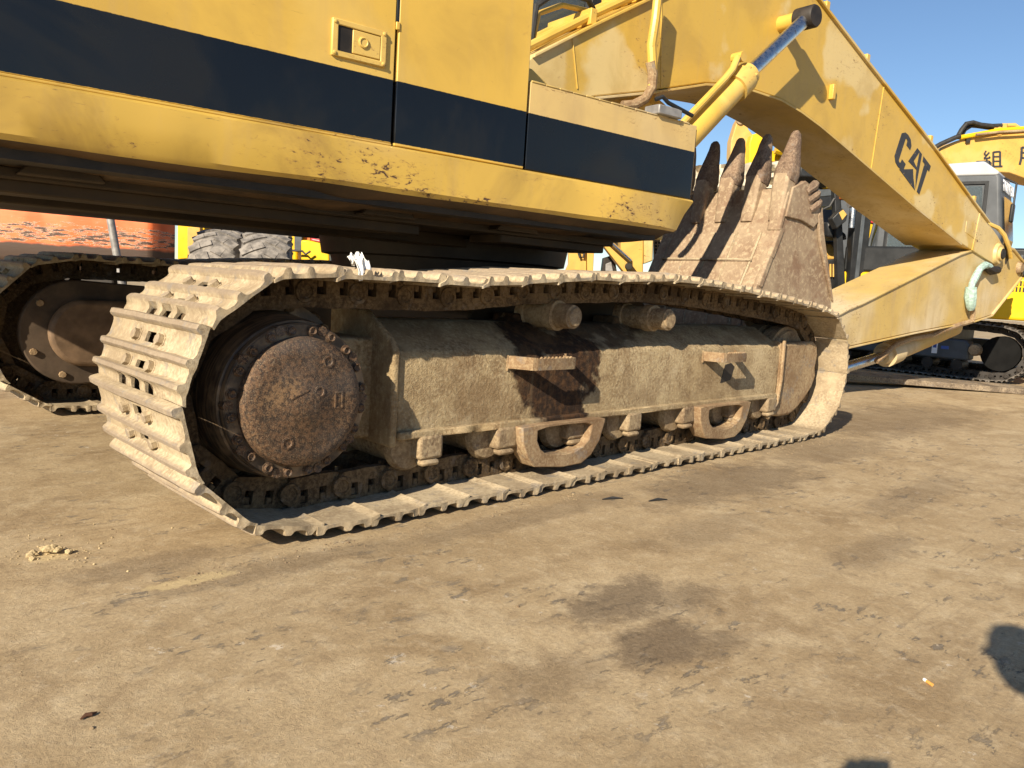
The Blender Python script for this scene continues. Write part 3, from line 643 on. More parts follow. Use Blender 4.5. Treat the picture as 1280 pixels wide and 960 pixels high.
H(MB().tube([(8.42,-.40,2.02),(8.56,-.36,1.95),(8.66,-.36,1.82),(8.68,-.30,1.70)],.026,8),'hose','hose',boom)
H(MB().prism([(-.9,1.60),(.75,1.60),(.62,2.30),(.30,2.46),(-.1,2.40)],-.50,.44),'boom_foot','yellow',boom,bev=.02)
H(MB().tube([(1.3,.0,2.36),(1.7,.0,2.56),(2.05,.0,2.50)],[.14,.20,.14],10),'foot_web','boom',boom)
# CAT lettering on the side plate
def logo():
    c0,cx,cz=Vector((5.37,2.60)),Vector((.70,-.285)),Vector((.135,.36))   # baseline origin, width vector, height vector
    P=lambda x,y:(c0.x+cx.x*x+cz.x*y,c0.y+cx.y*x+cz.y*y)
    m=MB(); w0,w1=BN-.0035,BN+.002
    C=[(.34,.72),(.34,.85),(.27,.97),(.17,1.0),(.08,.97),(.0,.85),(.0,.15),(.07,.03),(.16,.0),(.25,.02),(.33,.10),(.34,.28),(.21,.28),(.20,.16),(.165,.14),(.135,.17),(.135,.83),(.165,.87),(.20,.84),(.21,.72)]
    quad=lambda pl: m.prism([P(*p) for p in pl],w0,w1)
    n=len(C)
    for a,b_,c_,d_ in ((0,1,18,19),(1,2,17,18),(2,3,17,17),(3,4,16,17),(4,5,16,16),(5,6,15,16),(6,7,15,15),(7,8,14,15),(8,9,14,14),(9,10,13,14),(10,11,12,13)):
        q=[]; [q.append(C[i]) for i in (a,b_,c_,d_) if C[i] not in q]; quad(q)
    quad([(.385,.42),(.51,.98),(.60,.98),(.52,.58)]); quad([(.60,.98),(.68,.98),(.80,.02),(.70,.32),(.655,.52)])
    quad([(.52,.58),(.655,.52),(.66,.46),(.385,.42)])
    quad([(.74,.98),(1.02,.98),(1.02,.80),(.92,.80),(.92,.84),(.76,.84)]); quad([(.83,.84),(.96,.84),(.95,-.02),(.86,-.02)])
    quad([(.22,-.02),(.57,.38),(.66,.18),(.80,-.05)])
    return m
H(logo(),'logo_lettering','logo',boom,smooth=0)
# ---- boom cylinders
def cylinder(w_,name):
    a,c,e=Vector((1.08,w_,1.586)),Vector((2.42,w_,2.83)),Vector((3.16,w_,3.46)); d=(c-a).normalized()
    b0=H(MB().tube([a,c-d*.20,c-d*.20,c-d*.05,c-d*.05,c+d*.02],[.095,.095,.118,.118,.10,.10],24),name,'yellow',bev=0,smooth=40)
    H(MB().tube([c+d*.02,e],.058,20),'rod','chrome',b0)
    H(MB().lathe(e,[(-.09,.0),(-.09,.085),(-.075,.095),(.09,.095),(.10,.0)],22),'rod_eye','dark',b0)
    H(MB().cyl(e,e+Vector((0,-w_*.42,0)),.07,18),'pin','yellow',b0)
    for k in range(8):
        an=2*math.pi*k/8; s_=Vector((0,1,0)); u_=d.cross(s_); p=c-d*.05+(s_*math.cos(an)+u_*math.sin(an))*.098
        H(MB().cyl(p,p+d*.035,.013,6),'gland_bolt','yellow',b0)
    H(MB().lathe(a,[(-.08,0),(-.08,.10),(.08,.10),(.08,0)],20),'base_eye','yellow',b0); H(MB().prism([(.30,1.34),(1.05,1.40),(1.20,1.56),(1.12,1.70),(.98,1.70),(.62,1.60),(.30,1.60)],w_-.14,w_-.085),'base_lug','under',b0,bev=.01)
    nrm=Vector((-d.z,0,d.x)); o_=Vector((0,-.05,0))
    H(MB().tube([a+nrm*.15+o_,c-d*.32+nrm*.15+o_,c-d*.20+nrm*.16+o_,c-d*.10+nrm*.20+o_,c-d*.03+nrm*.17],.028,10),'oil_pipe','yellow',b0)
    H(MB().lathe(c-d*.02+nrm*.17,[(-.05,.0),(-.05,.04),(.05,.04),(.05,0)],10),'pipe_fitting','yellow',b0)
    return b0
cylinder(-.62,'boom_cylinder'); cylinder(.56,'boom_cylinder')
# ---- stick, folded back under the boom
st_=[(3.95,.62),(4.25,.78),(4.86,.99),(5.12,1.06),(5.50,1.18),(7.29,1.75),(7.75,1.86),(8.2,1.95),(8.51,1.96),(8.85,1.93),(9.24,1.79),(9.25,1.57),(8.46,1.03),(7.95,.94),(6.37,.765),(5.02,.595),(4.5,.52),(4.05,.47),(3.93,.53)]
SN,SF=-.335,.27
stick=H(MB().prism(st_,SN,SF),'stick','stick',bev=.010)
H(strip([(p[0],p[1]+.006) for p in st_[1:7]],SN-.02,SF+.02,.02),'top_flange','stick',stick,bev=.003)
H(strip([(p[0],p[1]-.004) for p in st_[12:17]],SN-.016,SF+.016,.018),'bottom_flange','stick',stick,bev=.003)
rim=[(8.51,1.96),(8.85,1.93),(9.24,1.79),(9.25,1.57),(8.46,1.03)]
H(MB().tube([(a,SN-.004,b_) for a,b_ in rim],.022,8),'end_rim','stick',stick)
H(MB().lathe((9.12,SN-.02,1.70),[(-.03,0),(-.03,.06),(0,.085),(.03,.09)],20),'link_boss','guard',stick)
H(MB().tube([(8.06,SN-.05,1.64),(7.90,SN-.06,1.66),(7.74,SN-.07,1.60),(7.66,SN-.07,1.50),(7.58,SN-.07,1.40),(7.56,SN-.07,1.30)],[.05,.045,.04,.045,.04,.03],9),'taped_hose','teal',stick)
H(MB().tube([(8.30,SN-.06,1.62),(8.12,SN-.06,1.60),(7.95,SN-.05,1.64)],[.05,.06,.04],9),'hose_wrap','dark',stick)
H(MB().tube([(7.57,SN-.07,1.36),(7.58,SN-.07,1.24),(7.62,SN-.075,1.12),(7.64,SN-.07,1.08)],[.065,.075,.06,.04],9),'hose_patch','teal',stick)
H(MB().tube([(7.66,SN-.06,1.16),(7.74,SN-.06,1.05),(7.76,SN-.06,.93)],.033,8),'hose','guard',stick)
H(MB().tube([(7.78,SN-.04,.93),(7.5,SN-.02,.88),(7.2,-.30,.80),(7.0,-.26,.73),(6.6,-.22,.68),(6.25,-.2,.60),(6.05,-.18,.48),(5.92,-.16,.40)],.032,8),'hose','guard',stick)
# bucket cylinder under the stick
a,c,e=Vector((8.1,-.02,.84)),Vector((6.25,-.04,.44)),Vector((4.05,-.06,.10)); d=(c-a).normalized()
bcy=H(MB().tube([a,c-d*.35,c-d*.35,c-d*.1,c-d*.1,c],[.125,.125,.15,.15,.11,.10],22),'bucket_cylinder','stick',smooth=40)
H(MB().tube([c,e],.062,18),'rod','chrome',bcy); H(MB().lathe(e,[(-.10,0),(-.10,.10),(.10,.10),(.10,0)],20),'rod_eye','dark',bcy)
H(MB().prism([(3.98,.02),(4.12,.02),(4.0,.62),(3.86,.62)],-.30,-.24),'bucket_link','stick',bcy,bev=.01)
# ---- bucket, curled with the teeth up
bo=[(3.12,2.02),(3.08,1.84),(3.00,1.62),(2.90,1.40),(2.79,1.18),(2.70,.98),(2.66,.78),(2.70,.55),(2.82,.36),(3.02,.22),(3.28,.16),(3.55,.20),(3.80,.34),(3.95,.52)]
def bw(t): return .66-.05*t
A,B=[],[]
for i,(u,z) in enumerate(bo):
    q=bo[min(i+1,len(bo)-1)]; p=bo[max(i-1,0)]; dx,dz=q[0]-p[0],q[1]-p[1]; l=math.hypot(dx,dz); nx,nz=-dz/l,dx/l
    hw=bw(min(1,i/5)); row,rb=[],[]
    for k in range(13):
        w_=hw*(k/6-1); row.append((u,w_,z)); rb.append((u+nx*.04,w_,z+nz*.04))
    A.append(row); B.append(rb)
bk=H(MB().shell(A,B),'bucket','bucket',bev=.008)
side=[(3.12,2.02),(3.08,1.84),(3.00,1.62),(2.90,1.40),(2.79,1.18),(2.70,.98),(2.66,.78),(2.70,.55),(2.82,.36),(3.02,.22),(3.28,.16),(3.55,.20),(3.80,.34),(3.95,.52),(4.02,.85),(3.96,1.06),(3.70,1.62),(3.60,1.88),(3.48,2.04),(3.30,2.10)]
for s_ in (-1,1):
    o=H(MB().prism(side,s_*.665,s_*.625),'side_plate','bucket',bk,bev=.008)
    H(MB().prism([(3.12,2.02),(3.30,2.10),(3.48,2.04),(3.62,1.80),(3.50,1.70),(3.30,1.75),(3.06,1.76)],s_*.666,s_*.69),'side_wear_plate','bucket',bk,bev=.010)
    H(MB().prism([(3.92,1.10),(3.97,1.04),(3.68,1.66),(3.60,1.90),(3.55,1.82),(3.62,1.60)],s_*.667,s_*.695),'side_edge_bar','bucket',bk,bev=.006)
    for k in range(3):                                              # ribbed side cutter
        z=2.10-.075*k; u=3.44+.04*k
        H(MB().tube([(u-.10,s_*.675,z-.10),(u-.02,s_*.69,z-.04),(u+.03,s_*.675,z-.01)],[.030,.044,.040],8),'side_cutter_rib','tooth',bk)
    for (u,z) in ((2.985,1.50),(2.86,1.24)):                       # heel blocks on the corner
        H(MB().bar((u+.075,s_*.60,z+.16),(u-.045,s_*.60,z-.11),.15,.07,(-.9,0,.42)),'heel_block','bucket',bk,bev=.014)
    H(MB().bar((3.10,s_*.61,1.98),(3.02,s_*.61,1.63),.13,.05,(-.97,0,.2)),'lip_shroud','bucket',bk,bev=.014)
# wear plates on the floor
def fl(t,w_,o=.0):
    t=max(0,min(len(bo)-1.001,t)); i=int(t); f_=t-i; u=bo[i][0]+(bo[i+1][0]-bo[i][0])*f_; z=bo[i][1]+(bo[i+1][1]-bo[i][1])*f_
    dx,dz=bo[i+1][0]-bo[i][0],bo[i+1][1]-bo[i][1]; l=math.hypot(dx,dz); return (u+dz/l*o,w_,z-dx/l*o)
def plate(t0,t1,w0,w1,o=.014):
    ts=[t0+(t1-t0)*k/3 for k in range(4)]; ws=[w0+(w1-w0)*k/3 for k in range(4)]
    return MB().shell([[fl(t,q,o) for q in ws] for t in ts],[[fl(t,q,-.01) for q in ws] for t in ts])
for r_,(t0,t1) in enumerate(((2.05,3.15),(3.25,4.3),(4.38,5.4),(5.5,6.4))):
    for k in range(4):
        w0=-.50+k*.255; H(plate(t0,t1,w0+.012,w0+.243,.016+.004*((k+r_)%2)),'wear_plate','bucket',bk,bev=.005)
for t0 in (3.2,4.34): H(plate(t0-.06,t0+.06,-.5,.52,.030),'weld_strip','tooth',bk,bev=.005)
for k in range(5):
    w0=-.50+k*.255; H(MB().tube([fl(2.0+.55*q,w0+.006*mnoise.noise(Vector((q*2.1,k,0))),.010) for q in range(9)],[.010+.004*abs(mnoise.noise(Vector((q,k*3,1)))) for q in range(9)],6),'weld_bead','shoe',bk)
for t0 in (3.2,4.34): H(MB().tube([fl(t0,-.52+.08*q,.028+.006*mnoise.noise(Vector((q*1.7,t0,0)))) for q in range(14)],.011,6),'weld_bead','shoe',bk)
# teeth with adapters
for k in range(5):
    w_=-.59+.295*k
    ad=MB(); secs=[((3.04,1.72),.060,.025),((3.085,1.90),.074,.05),((3.11,2.02),.082,.072),((3.135,2.11),.084,.080),((3.155,2.19),.066,.06)]
    def loft(secs,ax):
        m=MB(); vs=[]
        for (u,z),hw,ht in secs:
            for a_,b_ in ((-1,-.7),(-.7,-1),(.7,-1),(1,-.7),(1,.7),(.7,1),(-.7,1),(-1,.7)): vs.append((u+ax[0]*b_*ht,w_+a_*hw,z+ax[1]*b_*ht))
        n=8; fs=[(i*n+j,i*n+(j+1)%n,(i+1)*n+(j+1)%n,(i+1)*n+j) for i in range(len(secs)-1) for j in range(n)]+[tuple(range(n)),tuple(range(len(vs)-1,len(vs)-n-1,-1))]
        return m.add(vs,fs)
    H(loft(secs,(.97,-.24)),'tooth_adapter','bucket',bk,bev=.006)
    o=H(loft([((3.135,2.07),.088,.082),((3.15,2.14),.095,.086),((3.17,2.23),.082,.076),((3.195,2.33),.062,.060),((3.215,2.43),.050,.044),((3.227,2.50),.038,.030),((3.23,2.525),.022,.015)],(.97,-.24)),'tooth','tooth',bk,smooth=50)
    rough_up(o,.004,15,2)
# ================================================================== things lying around
def stone(mb,c,r,seed,fl=.7):
    bm=bmesh.new(); bmesh.ops.create_icosphere(bm,subdivisions=1,radius=1)
    vs=[]
    for v in bm.verts:
        k=1+.45*mnoise.noise(v.co*1.3+Vector((seed*3.7,seed,0))); vs.append((c[0]+v.co.x*r*k,c[1]+v.co.y*r*k*.9,c[2]+v.co.z*r*k*fl))
    mb.add(vs,[tuple(v.index for v in f.verts) for f in bm.faces]); bm.free()
M['rubble']=mud('clay_rubble',(.56,.44,.25),(.48,.37,.20),(.36,.27,.15),.5)
rp=empty('rubble_pile',(.70,2.88,0),0,'little heap of pale clay lumps on the ground left of the near track','rubble')
for k in range(22):
    a,d_=rng.random()*6.28,abs(rng.gauss(0,.034)); r_=rng.uniform(.006,.019)*(1.1-min(.7,d_*4)); m=MB(); h_=max(0,.026-d_*.5)
    stone(m,(math.cos(a)*d_*1.3,math.sin(a)*d_,r_*.4+h_*.6),r_,k); m.build('clay_lump','rubble',rp,smooth=0)
m=MB()
for k in range(90):
    a,d_=rng.random()*6.28,abs(rng.gauss(0,.12)); stone(m,(math.cos(a)*d_*1.3,math.sin(a)*d_,.002),rng.uniform(.002,.005),k)
tag(m.build('clay_crumbs','rubble',rp,smooth=0),kind='stuff')
m=MB()
for k in range(1900):
    x=rng.uniform(.2,7); y=rng.uniform(.35,4.2)
    if 1.0<x<6.3 and 2.42<y<3.5: continue
    stone(m,(x,y,.001),rng.uniform(.0008,.0026)*(1 if rng.random()<.96 else 2.4),k)
for k in range(500):
    x=rng.uniform(.9,6.2); y=2.46-abs(rng.gauss(0,.07)); stone(m,(x,y,.001),rng.uniform(.0012,.0040)*(1 if rng.random()<.93 else 2.0),k)
tag(m.build('loose_grit','roller',smooth=0),'scattered grit and tiny stones over the dusty yard','grit',kind='stuff')
cg=empty('cigarette_butt',(2.252,.598,.005),R(60),'cigarette butt with orange filter on the ground at lower right','cigarette butt')
MB().cyl((-.014,0,0),(.006,0,0),.0045,12).build('filter',simple('filter_orange',(.62,.30,.07),.7),cg); MB().cyl((.006,0,0),(.016,0,0),.0046,12).build('paper',M['white'],cg)
tw=MB().tube([(.478,1.757,.004),(.490,1.762,.007),(.500,1.760,.006),(.515,1.768,.003)],[.002,.005,.005,.001],6)
tag(tw.build('dry_leaf',simple('dead_leaf',(.09,.04,.02),.8)),'dark curled dead leaf on the ground at lower left','leaf')
for (x,y,a,lb) in ((2.98,2.27,.3,'thin black strip of rubber on the ground beside the track, left of two'),(3.16,2.13,.2,'thin black strip of rubber on the ground beside the track, right of two')):
    c_,s_=math.cos(a),math.sin(a); m=MB().tube([(x-.06*c_,y+.06*s_,.004),(x,y,.007),(x+.05*c_,y-.05*s_-.012,.005)],[.003,.009,.002],5)
    tag(m.build('rubber_strip','hose'),lb,'rubber strip','rubber strips beside the track')
m=MB()                                                       # crumpled rag caught on the upper run
gr=[[None]*12 for _ in range(12)]
for i in range(12):
    for j in range(12):
        u,v=i/11-.5,j/11-.5; q=Vector((u*3.6,v*3.6,2)); gr[i][j]=(1.655+u*.07+.025*mnoise.noise(q),2.54+v*.075+.025*mnoise.noise(q+Vector((5,0,0))),1.065+.055*mnoise.noise(q*1.3+Vector((0,5,0)))-max(0,-v-.25)*.25)
b2=[[(p[0]+.002,p[1]+.002,p[2]-.003) for p in g] for g in gr]
m.v=[p for g in gr for p in g]; m.f=[(i*12+j,i*12+j+1,i*12+j+13,i*12+j+12) for i in range(11) for j in range(11)]; ro=m.build('rag','white',smooth=120); ro.modifiers.new('thick','SOLIDIFY').thickness=.002; tag(ro,'crumpled white rag caught on top of the near track','rag')
# ================================================================== machines in the background
RT,HD=Vector((math.cos(YAW),-math.sin(YAW),0)),Vector((math.sin(YAW),math.cos(YAW),0))
CW=cam.matrix_world.to_3x3()
class Spot:
    "a machine standing at depth D: local x runs across the view, y away from it"
    def __init__(s,name,px,D,label,cat,group=None,rz=0.):
        s.D=D; d=s.ray(px,400); p=d*(D/d.dot(HD)); s.root=empty(name,(p.x,p.y,0),-YAW,label,cat,group); s.inv=Matrix.Rotation(YAW,4,'Z')@Matrix.Translation((-p.x,-p.y,0))
    def ray(s,x,y): return CW@Vector((x-640,480-y,-971.6))
    def q(s,x,y,dd=0.):
        d=s.ray(x,y); p=d*((s.D+dd)/d.dot(HD))+Vector((0,0,1)); return s.inv@p
    def poly(s,pts,dd,th,name,mat,parent=None,bev=.01,smooth=30):
        pl=[(v.x,v.z) for v in (s.q(x,y,dd) for x,y in pts)]
        return MB().prism(pl,dd,dd+th).build(name,mat,parent or s.root,bev=bev,smooth=smooth)
    def rod(s,pts,dd,r,name,mat,parent=None,n=10): return MB().tube([s.q(x,y,dd) for x,y in pts],r,n).build(name,mat,parent or s.root)
# --- orange machine behind the far track
om=Spot('orange_excavator',110,9.2,'orange machine with peeling paint on its rounded counterweight behind the far track','excavator')
def cwt():
    m=MB(); pts=[(-4.2,.0),(-4.2,.55),(.55,.55),(.86,.40),(.83,.18),(.72,.03),(.58,0)]
    zs=[(.80,.30),(.86,.12),(.95,.03),(1.1,0),(1.5,0),(1.9,.02),(2.3,.05)]; A=[]
    n=len(pts); vs=[]; fs=[]
    for z,i_ in zs: vs+=[(x-(i_ if x>0 else 0)*.5,y+(i_ if y<1 else 0),z) for x,y in pts]
    for a in range(len(zs)-1):
        for k in range(n): fs.append((a*n+k,a*n+(k+1)%n,(a+1)*n+(k+1)%n,(a+1)*n+k))
    fs+=[tuple(range(n)),tuple(range(len(zs)*n-1,(len(zs)-1)*n-1,-1))]; return m.add(vs,fs)
cw=cwt().build('counterweight','orange_peel',om.root,bev=.03,seg=3,smooth=40)
MB().box((-3.2,.2,.0),(.2,.55,.84)).build('lower_frame','dark',om.root,bev=.03)
pp=Spot('steel_pipe',140,8.6,'grey steel pipe leaning upright in front of the orange counterweight','pipe')
pp.rod([(136.5,262),(137,268),(148,330),(152,352),(178,480)],0,.042,'pipe','galv',n=14)
# --- wheel loader with dusty tyres
wl=Spot('wheel_loader',320,10.2,'yellow wheel loader with dusty grey tyres seen under the house','wheel loader')
def tyre_at(px,py,dd,r_,wd,rz,name='tyre'):
    c=wl.q(px,py,dd); e=link(bpy.data.objects.new(name,None),wl.root) if 0 else None
    m=MB(); prof=[]
    for k in range(17):
        a=R(-90+180*k/16)*1.0; prof.append((wd/2*math.sin(a)*(1 if abs(math.sin(a))<.9 else .97),r_-.30*r_*(1-max(0,math.cos(a))**.45)))
    prof=[(-wd*.42,r_*.5)]+prof+[(wd*.42,r_*.5)]
    m.lathe((0,0,0),prof,48,'x')
    for k in range(22):
        for s_ in (-1,1):
            a=2*math.pi*(k+.5*(s_>0))/22
            pts=[]
            for t_ in (0,.5,1):
                aa=a+s_*0+t_*.16; xx=s_*wd*(.03+.42*t_); rr=r_*(1.0-.06*t_*t_); pts.append(Vector((xx,math.cos(aa)*rr,math.sin(aa)*rr)))
            m.bar(pts[0]*.985,pts[1]*.985,.11,.055,pts[0].normalized()); m.bar(pts[1]*.985,pts[2]*.985,.11,.055,pts[1].normalized())
    o=m.build(name,'tyre',wl.root,smooth=40); o.location=(c.x,c.y,r_); o.rotation_euler=(0,0,rz); return o
tyre_at(334,340,-.35,.74,.60,R(14)); tyre_at(279,340,-.05,.74,.60,R(6))
wl.poly([(222,262),(262,262),(256,285),(250,322),(222,324)],1.6,.4,'side_post','new_yellow')
wl.poly([(234,284),(250,284),(250,322),(234,324)],1.45,.12,'side_door','old_yellow')
wl.poly([(252,270),(345,270),(345,286),(276,286),(262,296),(254,296)],2.0,.3,'front_frame','old_yellow')
wl.poly([(262,272),(330,274),(330,300),(264,300)],2.5,.2,'cab_base','cabgrey')
wl.poly([(329,270),(372,270),(372,330),(345,330)],.9,.8,'engine_hood','new_yellow',bev=.03)
wl.poly([(368,284),(378,285),(376,313),(368,312)],.86,.03,'hood_vent','framegrey',bev=.003)
b_=wl.poly([(376,300),(384,300),(411,306),(412,330),(376,330)],.7,.8,'rear_frame','new_yellow',bev=.02)
wl.poly([(378,272),(402,272),(402,302),(378,301)],1.0,.5,'rear_panel','new_yellow',bev=.02)
wl.poly([(389,291),(401,292.5),(400.5,302.5),(388.5,300.5)],.96,.01,'warning_sticker','red',b_,bev=0)
wl.poly([(381,290.5),(388,291),(387.5,300.5),(380.5,299.5)],.96,.01,'warning_sticker','orange',b_,bev=0)
for k in range(3): wl.rod([(390.5,294.5+k*2.4),(399,296+k*2.4)],.955,.004,'sticker_line','sticker',b_,4)
wl.rod([(364,313),(378,314),(382,318),(388,314)],.6,.015,'cable','hose')
wl.rod([(276,288),(279,277),(300,281)],1.5,.03,'hose','hose')
MB().box((-1.2,.9,.35),(1.2,2.2,1.15)).build('chassis','dark',wl.root,bev=.03)
# --- yellow dozer parts behind the bucket and the track
dz=Spot('bulldozer',770,12.5,'old yellow bulldozer with push arm and mesh grille behind the bucket','bulldozer')
dz.poly([(711,309),(733,309),(733,345),(704,345),(711,330)],.3,.3,'mount_box','old_yellow'); dz.poly([(734,309),(743,309),(741,345),(734,345)],.25,.35,'mount_flange','old_yellow')
dz.rod([(720,311),(731,314),(729,322),(725,322),(722,312)],.24,.02,'hose_loop','hose')
dz.poly([(749,300),(757,297),(791,326),(791,352),(780,340)],.0,.25,'push_arm','old_yellow'); dz.rod([(757,297),(770,309),(790,326)],-.1,.03,'arm_pipe','old_yellow'); dz.rod([(757,297),(789,326)],-.16,.018,'arm_rod','chrome')
dz.poly([(776,270),(805,270),(804,340),(804,360),(780,360),(781,330),(776,312)],.35,.4,'side_panel','old_yellow',bev=.02)
dz.poly([(805,270),(818,270),(816,326),(805,330)],.32,.5,'corner_panel','stick',bev=.02)
MB().lathe(dz.q(786,333,-.08),[(-.03,0),(-.03,.05),(.03,.06)],14).build('arm_pin','dark',dz.root)
gp=dz.poly([(817,268),(850,268),(850,330),(817,330)],.75,.05,'grille_back','dark')
for k in range(7): dz.rod([(818+k*4,270),(818+k*4,328)],.70,.008,'grille_wire','guard',gp,4)
for k in range(14): dz.rod([(817,272+k*4.2),(848,272+k*4.2)],.69,.008,'grille_wire','guard',gp,4)
dz.poly([(755,322),(768,318),(772,345),(752,345)],.5,.3,'engine_block','dark'); dz.poly([(757,330),(764,327),(768,345),(757,345)],.45,.05,'fitting','galv')
dz.poly([(740,262),(778,262),(778,312),(770,318),(760,300)],.9,.3,'engine_cover','under')
MB().box((-1.0,.9,0),(1.4,2.4,1.1)).build('crawler_base','dark',dz.root,bev=.04)
# --- yellow boom knuckle with bright cylinder mount, tarp covered load
kb=Spot('loading_crane',950,18,'old yellow crane arm with chrome rods rising behind the bucket teeth','crane')
kb.poly([(917,235),(913,195),(914,175),(921,152),(925,145.5),(930,147),(936,162),(944,172),(940,235)],0,.35,'arm','old_yellow',bev=.02)
kb.poly([(937,178),(940,168),(948,166),(953,170),(958,178),(958,235),(936,235)],-.3,.4,'cylinder_mount','new_yellow',bev=.02)
for k,(p0,p1) in enumerate((((931,147),(1000,172)),((931,152),(1000,178)),((952,171),(1010,196)))): kb.rod([p0,p1],.1+.1*k,.045,'rod','chrome')
kb.rod([(970,185),(1010,198)],.2,.13,'cylinder','new_yellow'); kb.poly([(962,188),(1060,192),(1060,202),(962,202)],.5,.3,'lower_arm','new_yellow')
MB().lathe(kb.q(925.5,151,-.03),[(-.02,0),(-.02,.08),(.03,.09)],14).build('pin','guard',kb.root)
kb.poly([(905,225),(1075,225),(1075,345),(905,345)],.6,1.2,'truck_body','cabgrey')
tp_=Spot('covered_load',930,16,'load under a beige tarpaulin behind the bucket','tarpaulin')
def tarp():
    A=[];B=[]
    for i in range(25):
        ra,rb=[],[]
        for j in range(9):
            x=868+(1000-868)*i/24; y=(211-.03*(x-868)-4*abs(math.sin(i*.9))) if j<5 else 0
            v=tp_.q(x,204+j*4.0+3*mnoise.noise(Vector((i*.5,j*.4,1)))-.06*(x-930),.0); dd=.25*mnoise.noise(Vector((i*.35,j*.5,4)))
            ra.append((v.x,dd,v.z)); rb.append((v.x,1.2+dd,v.z))
        A.append(ra);B.append(rb)
    return MB().shell(A,B)
tarp().build('tarp','tarp',tp_.root,smooth=50)
tp_.poly([(860,232),(1040,222),(1040,330),(860,330)],.2,1.0,'load_bed','black'); tp_.poly([(877,213.5),(884,213),(884,221),(877,221)],-.28,.1,'marker_lamp','orange')
MB().box((-1.5,.3,0),(1.5,1.2,1.2)).build('trailer','dark',tp_.root)
# --- forklift seen in the gap under the boom
fk=Spot('forklift',1050,13.5,'black forklift mast and overhead guard in the gap under the boom','forklift')
fk.poly([(1000,204),(1046,214),(1060,220),(1060,226),(1000,221)],0,1.0,'guard_roof','black',bev=.03)
fk.poly([(1024,237),(1046,236),(1046,244),(1024,246)],.2,.1,'guard_bar','framegrey')
fk.poly([(1042,222),(1049,222),(1052,258),(1054,300),(1057,360),(1047,360),(1046,300)],-.1,.15,'guard_post','black')
fk.poly([(1070,254),(1091,258),(1080,362),(1061,362)],-.25,.25,'mast_channel','black',bev=.015); fk.poly([(1079,256),(1083,257),(1072,362),(1067,362)],-.27,.03,'mast_rail','framegrey',bev=.004)
fk.rod([(1067,252),(1066,262),(1064,285)],-.3,.05,'lift_cylinder','chrome'); fk.rod([(1060,255),(1074,253)],-.3,.07,'cylinder_head','galv')
fk.poly([(1052,238),(1062,240),(1063,250),(1052,249)],-.2,.14,'beacon','orange',bev=.02)
lm=fk.poly([(1040,273),(1053,260),(1060,268),(1058,276),(1046,286)],-.35,.2,'work_lamp','black',bev=.015); fk.poly([(1049,266),(1054,262),(1058.5,268),(1053,275)],-.365,.02,'lamp_glass','old_yellow',lm,bev=.003)
fk.poly([(1018,296),(1046,296),(1048,326),(1020,326)],.5,.6,'engine_hood','old_yellow',bev=.05); fk.rod([(1022,312),(1028,303),(1040,303),(1046,312)],.45,.035,'hose','hose')
fk.poly([(1018,262),(1042,262),(1044,297),(1018,297)],.9,.3,'cowl','framegrey'); fk.poly([(1016,326),(1062,322),(1062,366),(1026,366)],.3,.6,'chassis','black',bev=.03)
fk.poly([(1034,276),(1058,292),(1060,300),(1034,296)],.0,.3,'seat','black',bev=.04)
for k in range(5): fk.rod([(1034+k*4,330),(1034+k*4,346)],.25,.018,'grille_bar','old_yellow',n=6)
fk.rod([(1043,248),(1037,258),(1028,262),(1026,259)],-.1,.02,'cable','hose',n=6)
fk.poly([(1020,258),(1046,257),(1046,262),(1020,263)],1.2,.4,'rear_beam','old_yellow'); fk.poly([(1020,224),(1042,224),(1041,235),(1034,235)],2.5,.4,'counterweight','new_yellow')
MB().box((-.6,.4,0),(.8,1.6,.9)).build('rear_chassis','dark',fk.root)
# --- excavator cab with tinted glass, left of our stick
ec=Spot('cab_excavator',1110,15,'yellow excavator with dark grey cab and tinted glass behind the stick','excavator')
ec.poly([(1107,268),(1115,272),(1090,356),(1081,356),(1095,300)],-.1,.15,'cab_pillar','framegrey',bev=.02); ec.poly([(1088,331),(1094,331),(1089,358),(1082,358)],-.12,.02,'reflector','sticker',bev=.004)
ec.poly([(1112,272),(1150,290),(1128,330),(1095,352)],.05,.03,'door_glass','glass',bev=0)
ec.poly([(1128,290),(1134,293),(1126,322),(1119,330),(1120,322)],-.05,.1,'window_frame','black',bev=.01); ec.rod([(1099,319),(1106,319),(1110,323),(1124,326)],-.1,.03,'grab_rail','black')
ec.poly([(1130,294),(1160,308),(1150,326),(1126,330)],.15,.5,'side_cover','framegrey',bev=.03); ec.poly([(1131,303),(1146,300),(1144,322),(1134,326)],.1,.06,'side_opening','black')
ec.poly([(1078,258),(1104,262),(1096,300),(1076,352),(1070,352)],.6,.5,'rear_body','new_yellow'); ec.poly([(1090,263),(1102,270),(1098,281),(1087,277)],.55,.04,'warning_sticker','red',bev=0)
ec.poly([(1096,264),(1160,280),(1160,340),(1090,352)],1.3,.3,'cab_back','cabgrey')
ec.rod([(1097,266),(1088,300),(1082,330)],.3,.03,'hand_rail','framegrey')
MB().box((-.8,.4,0),(1.6,2.2,1.15)).build('crawler_base','dark',ec.root,bev=.04)
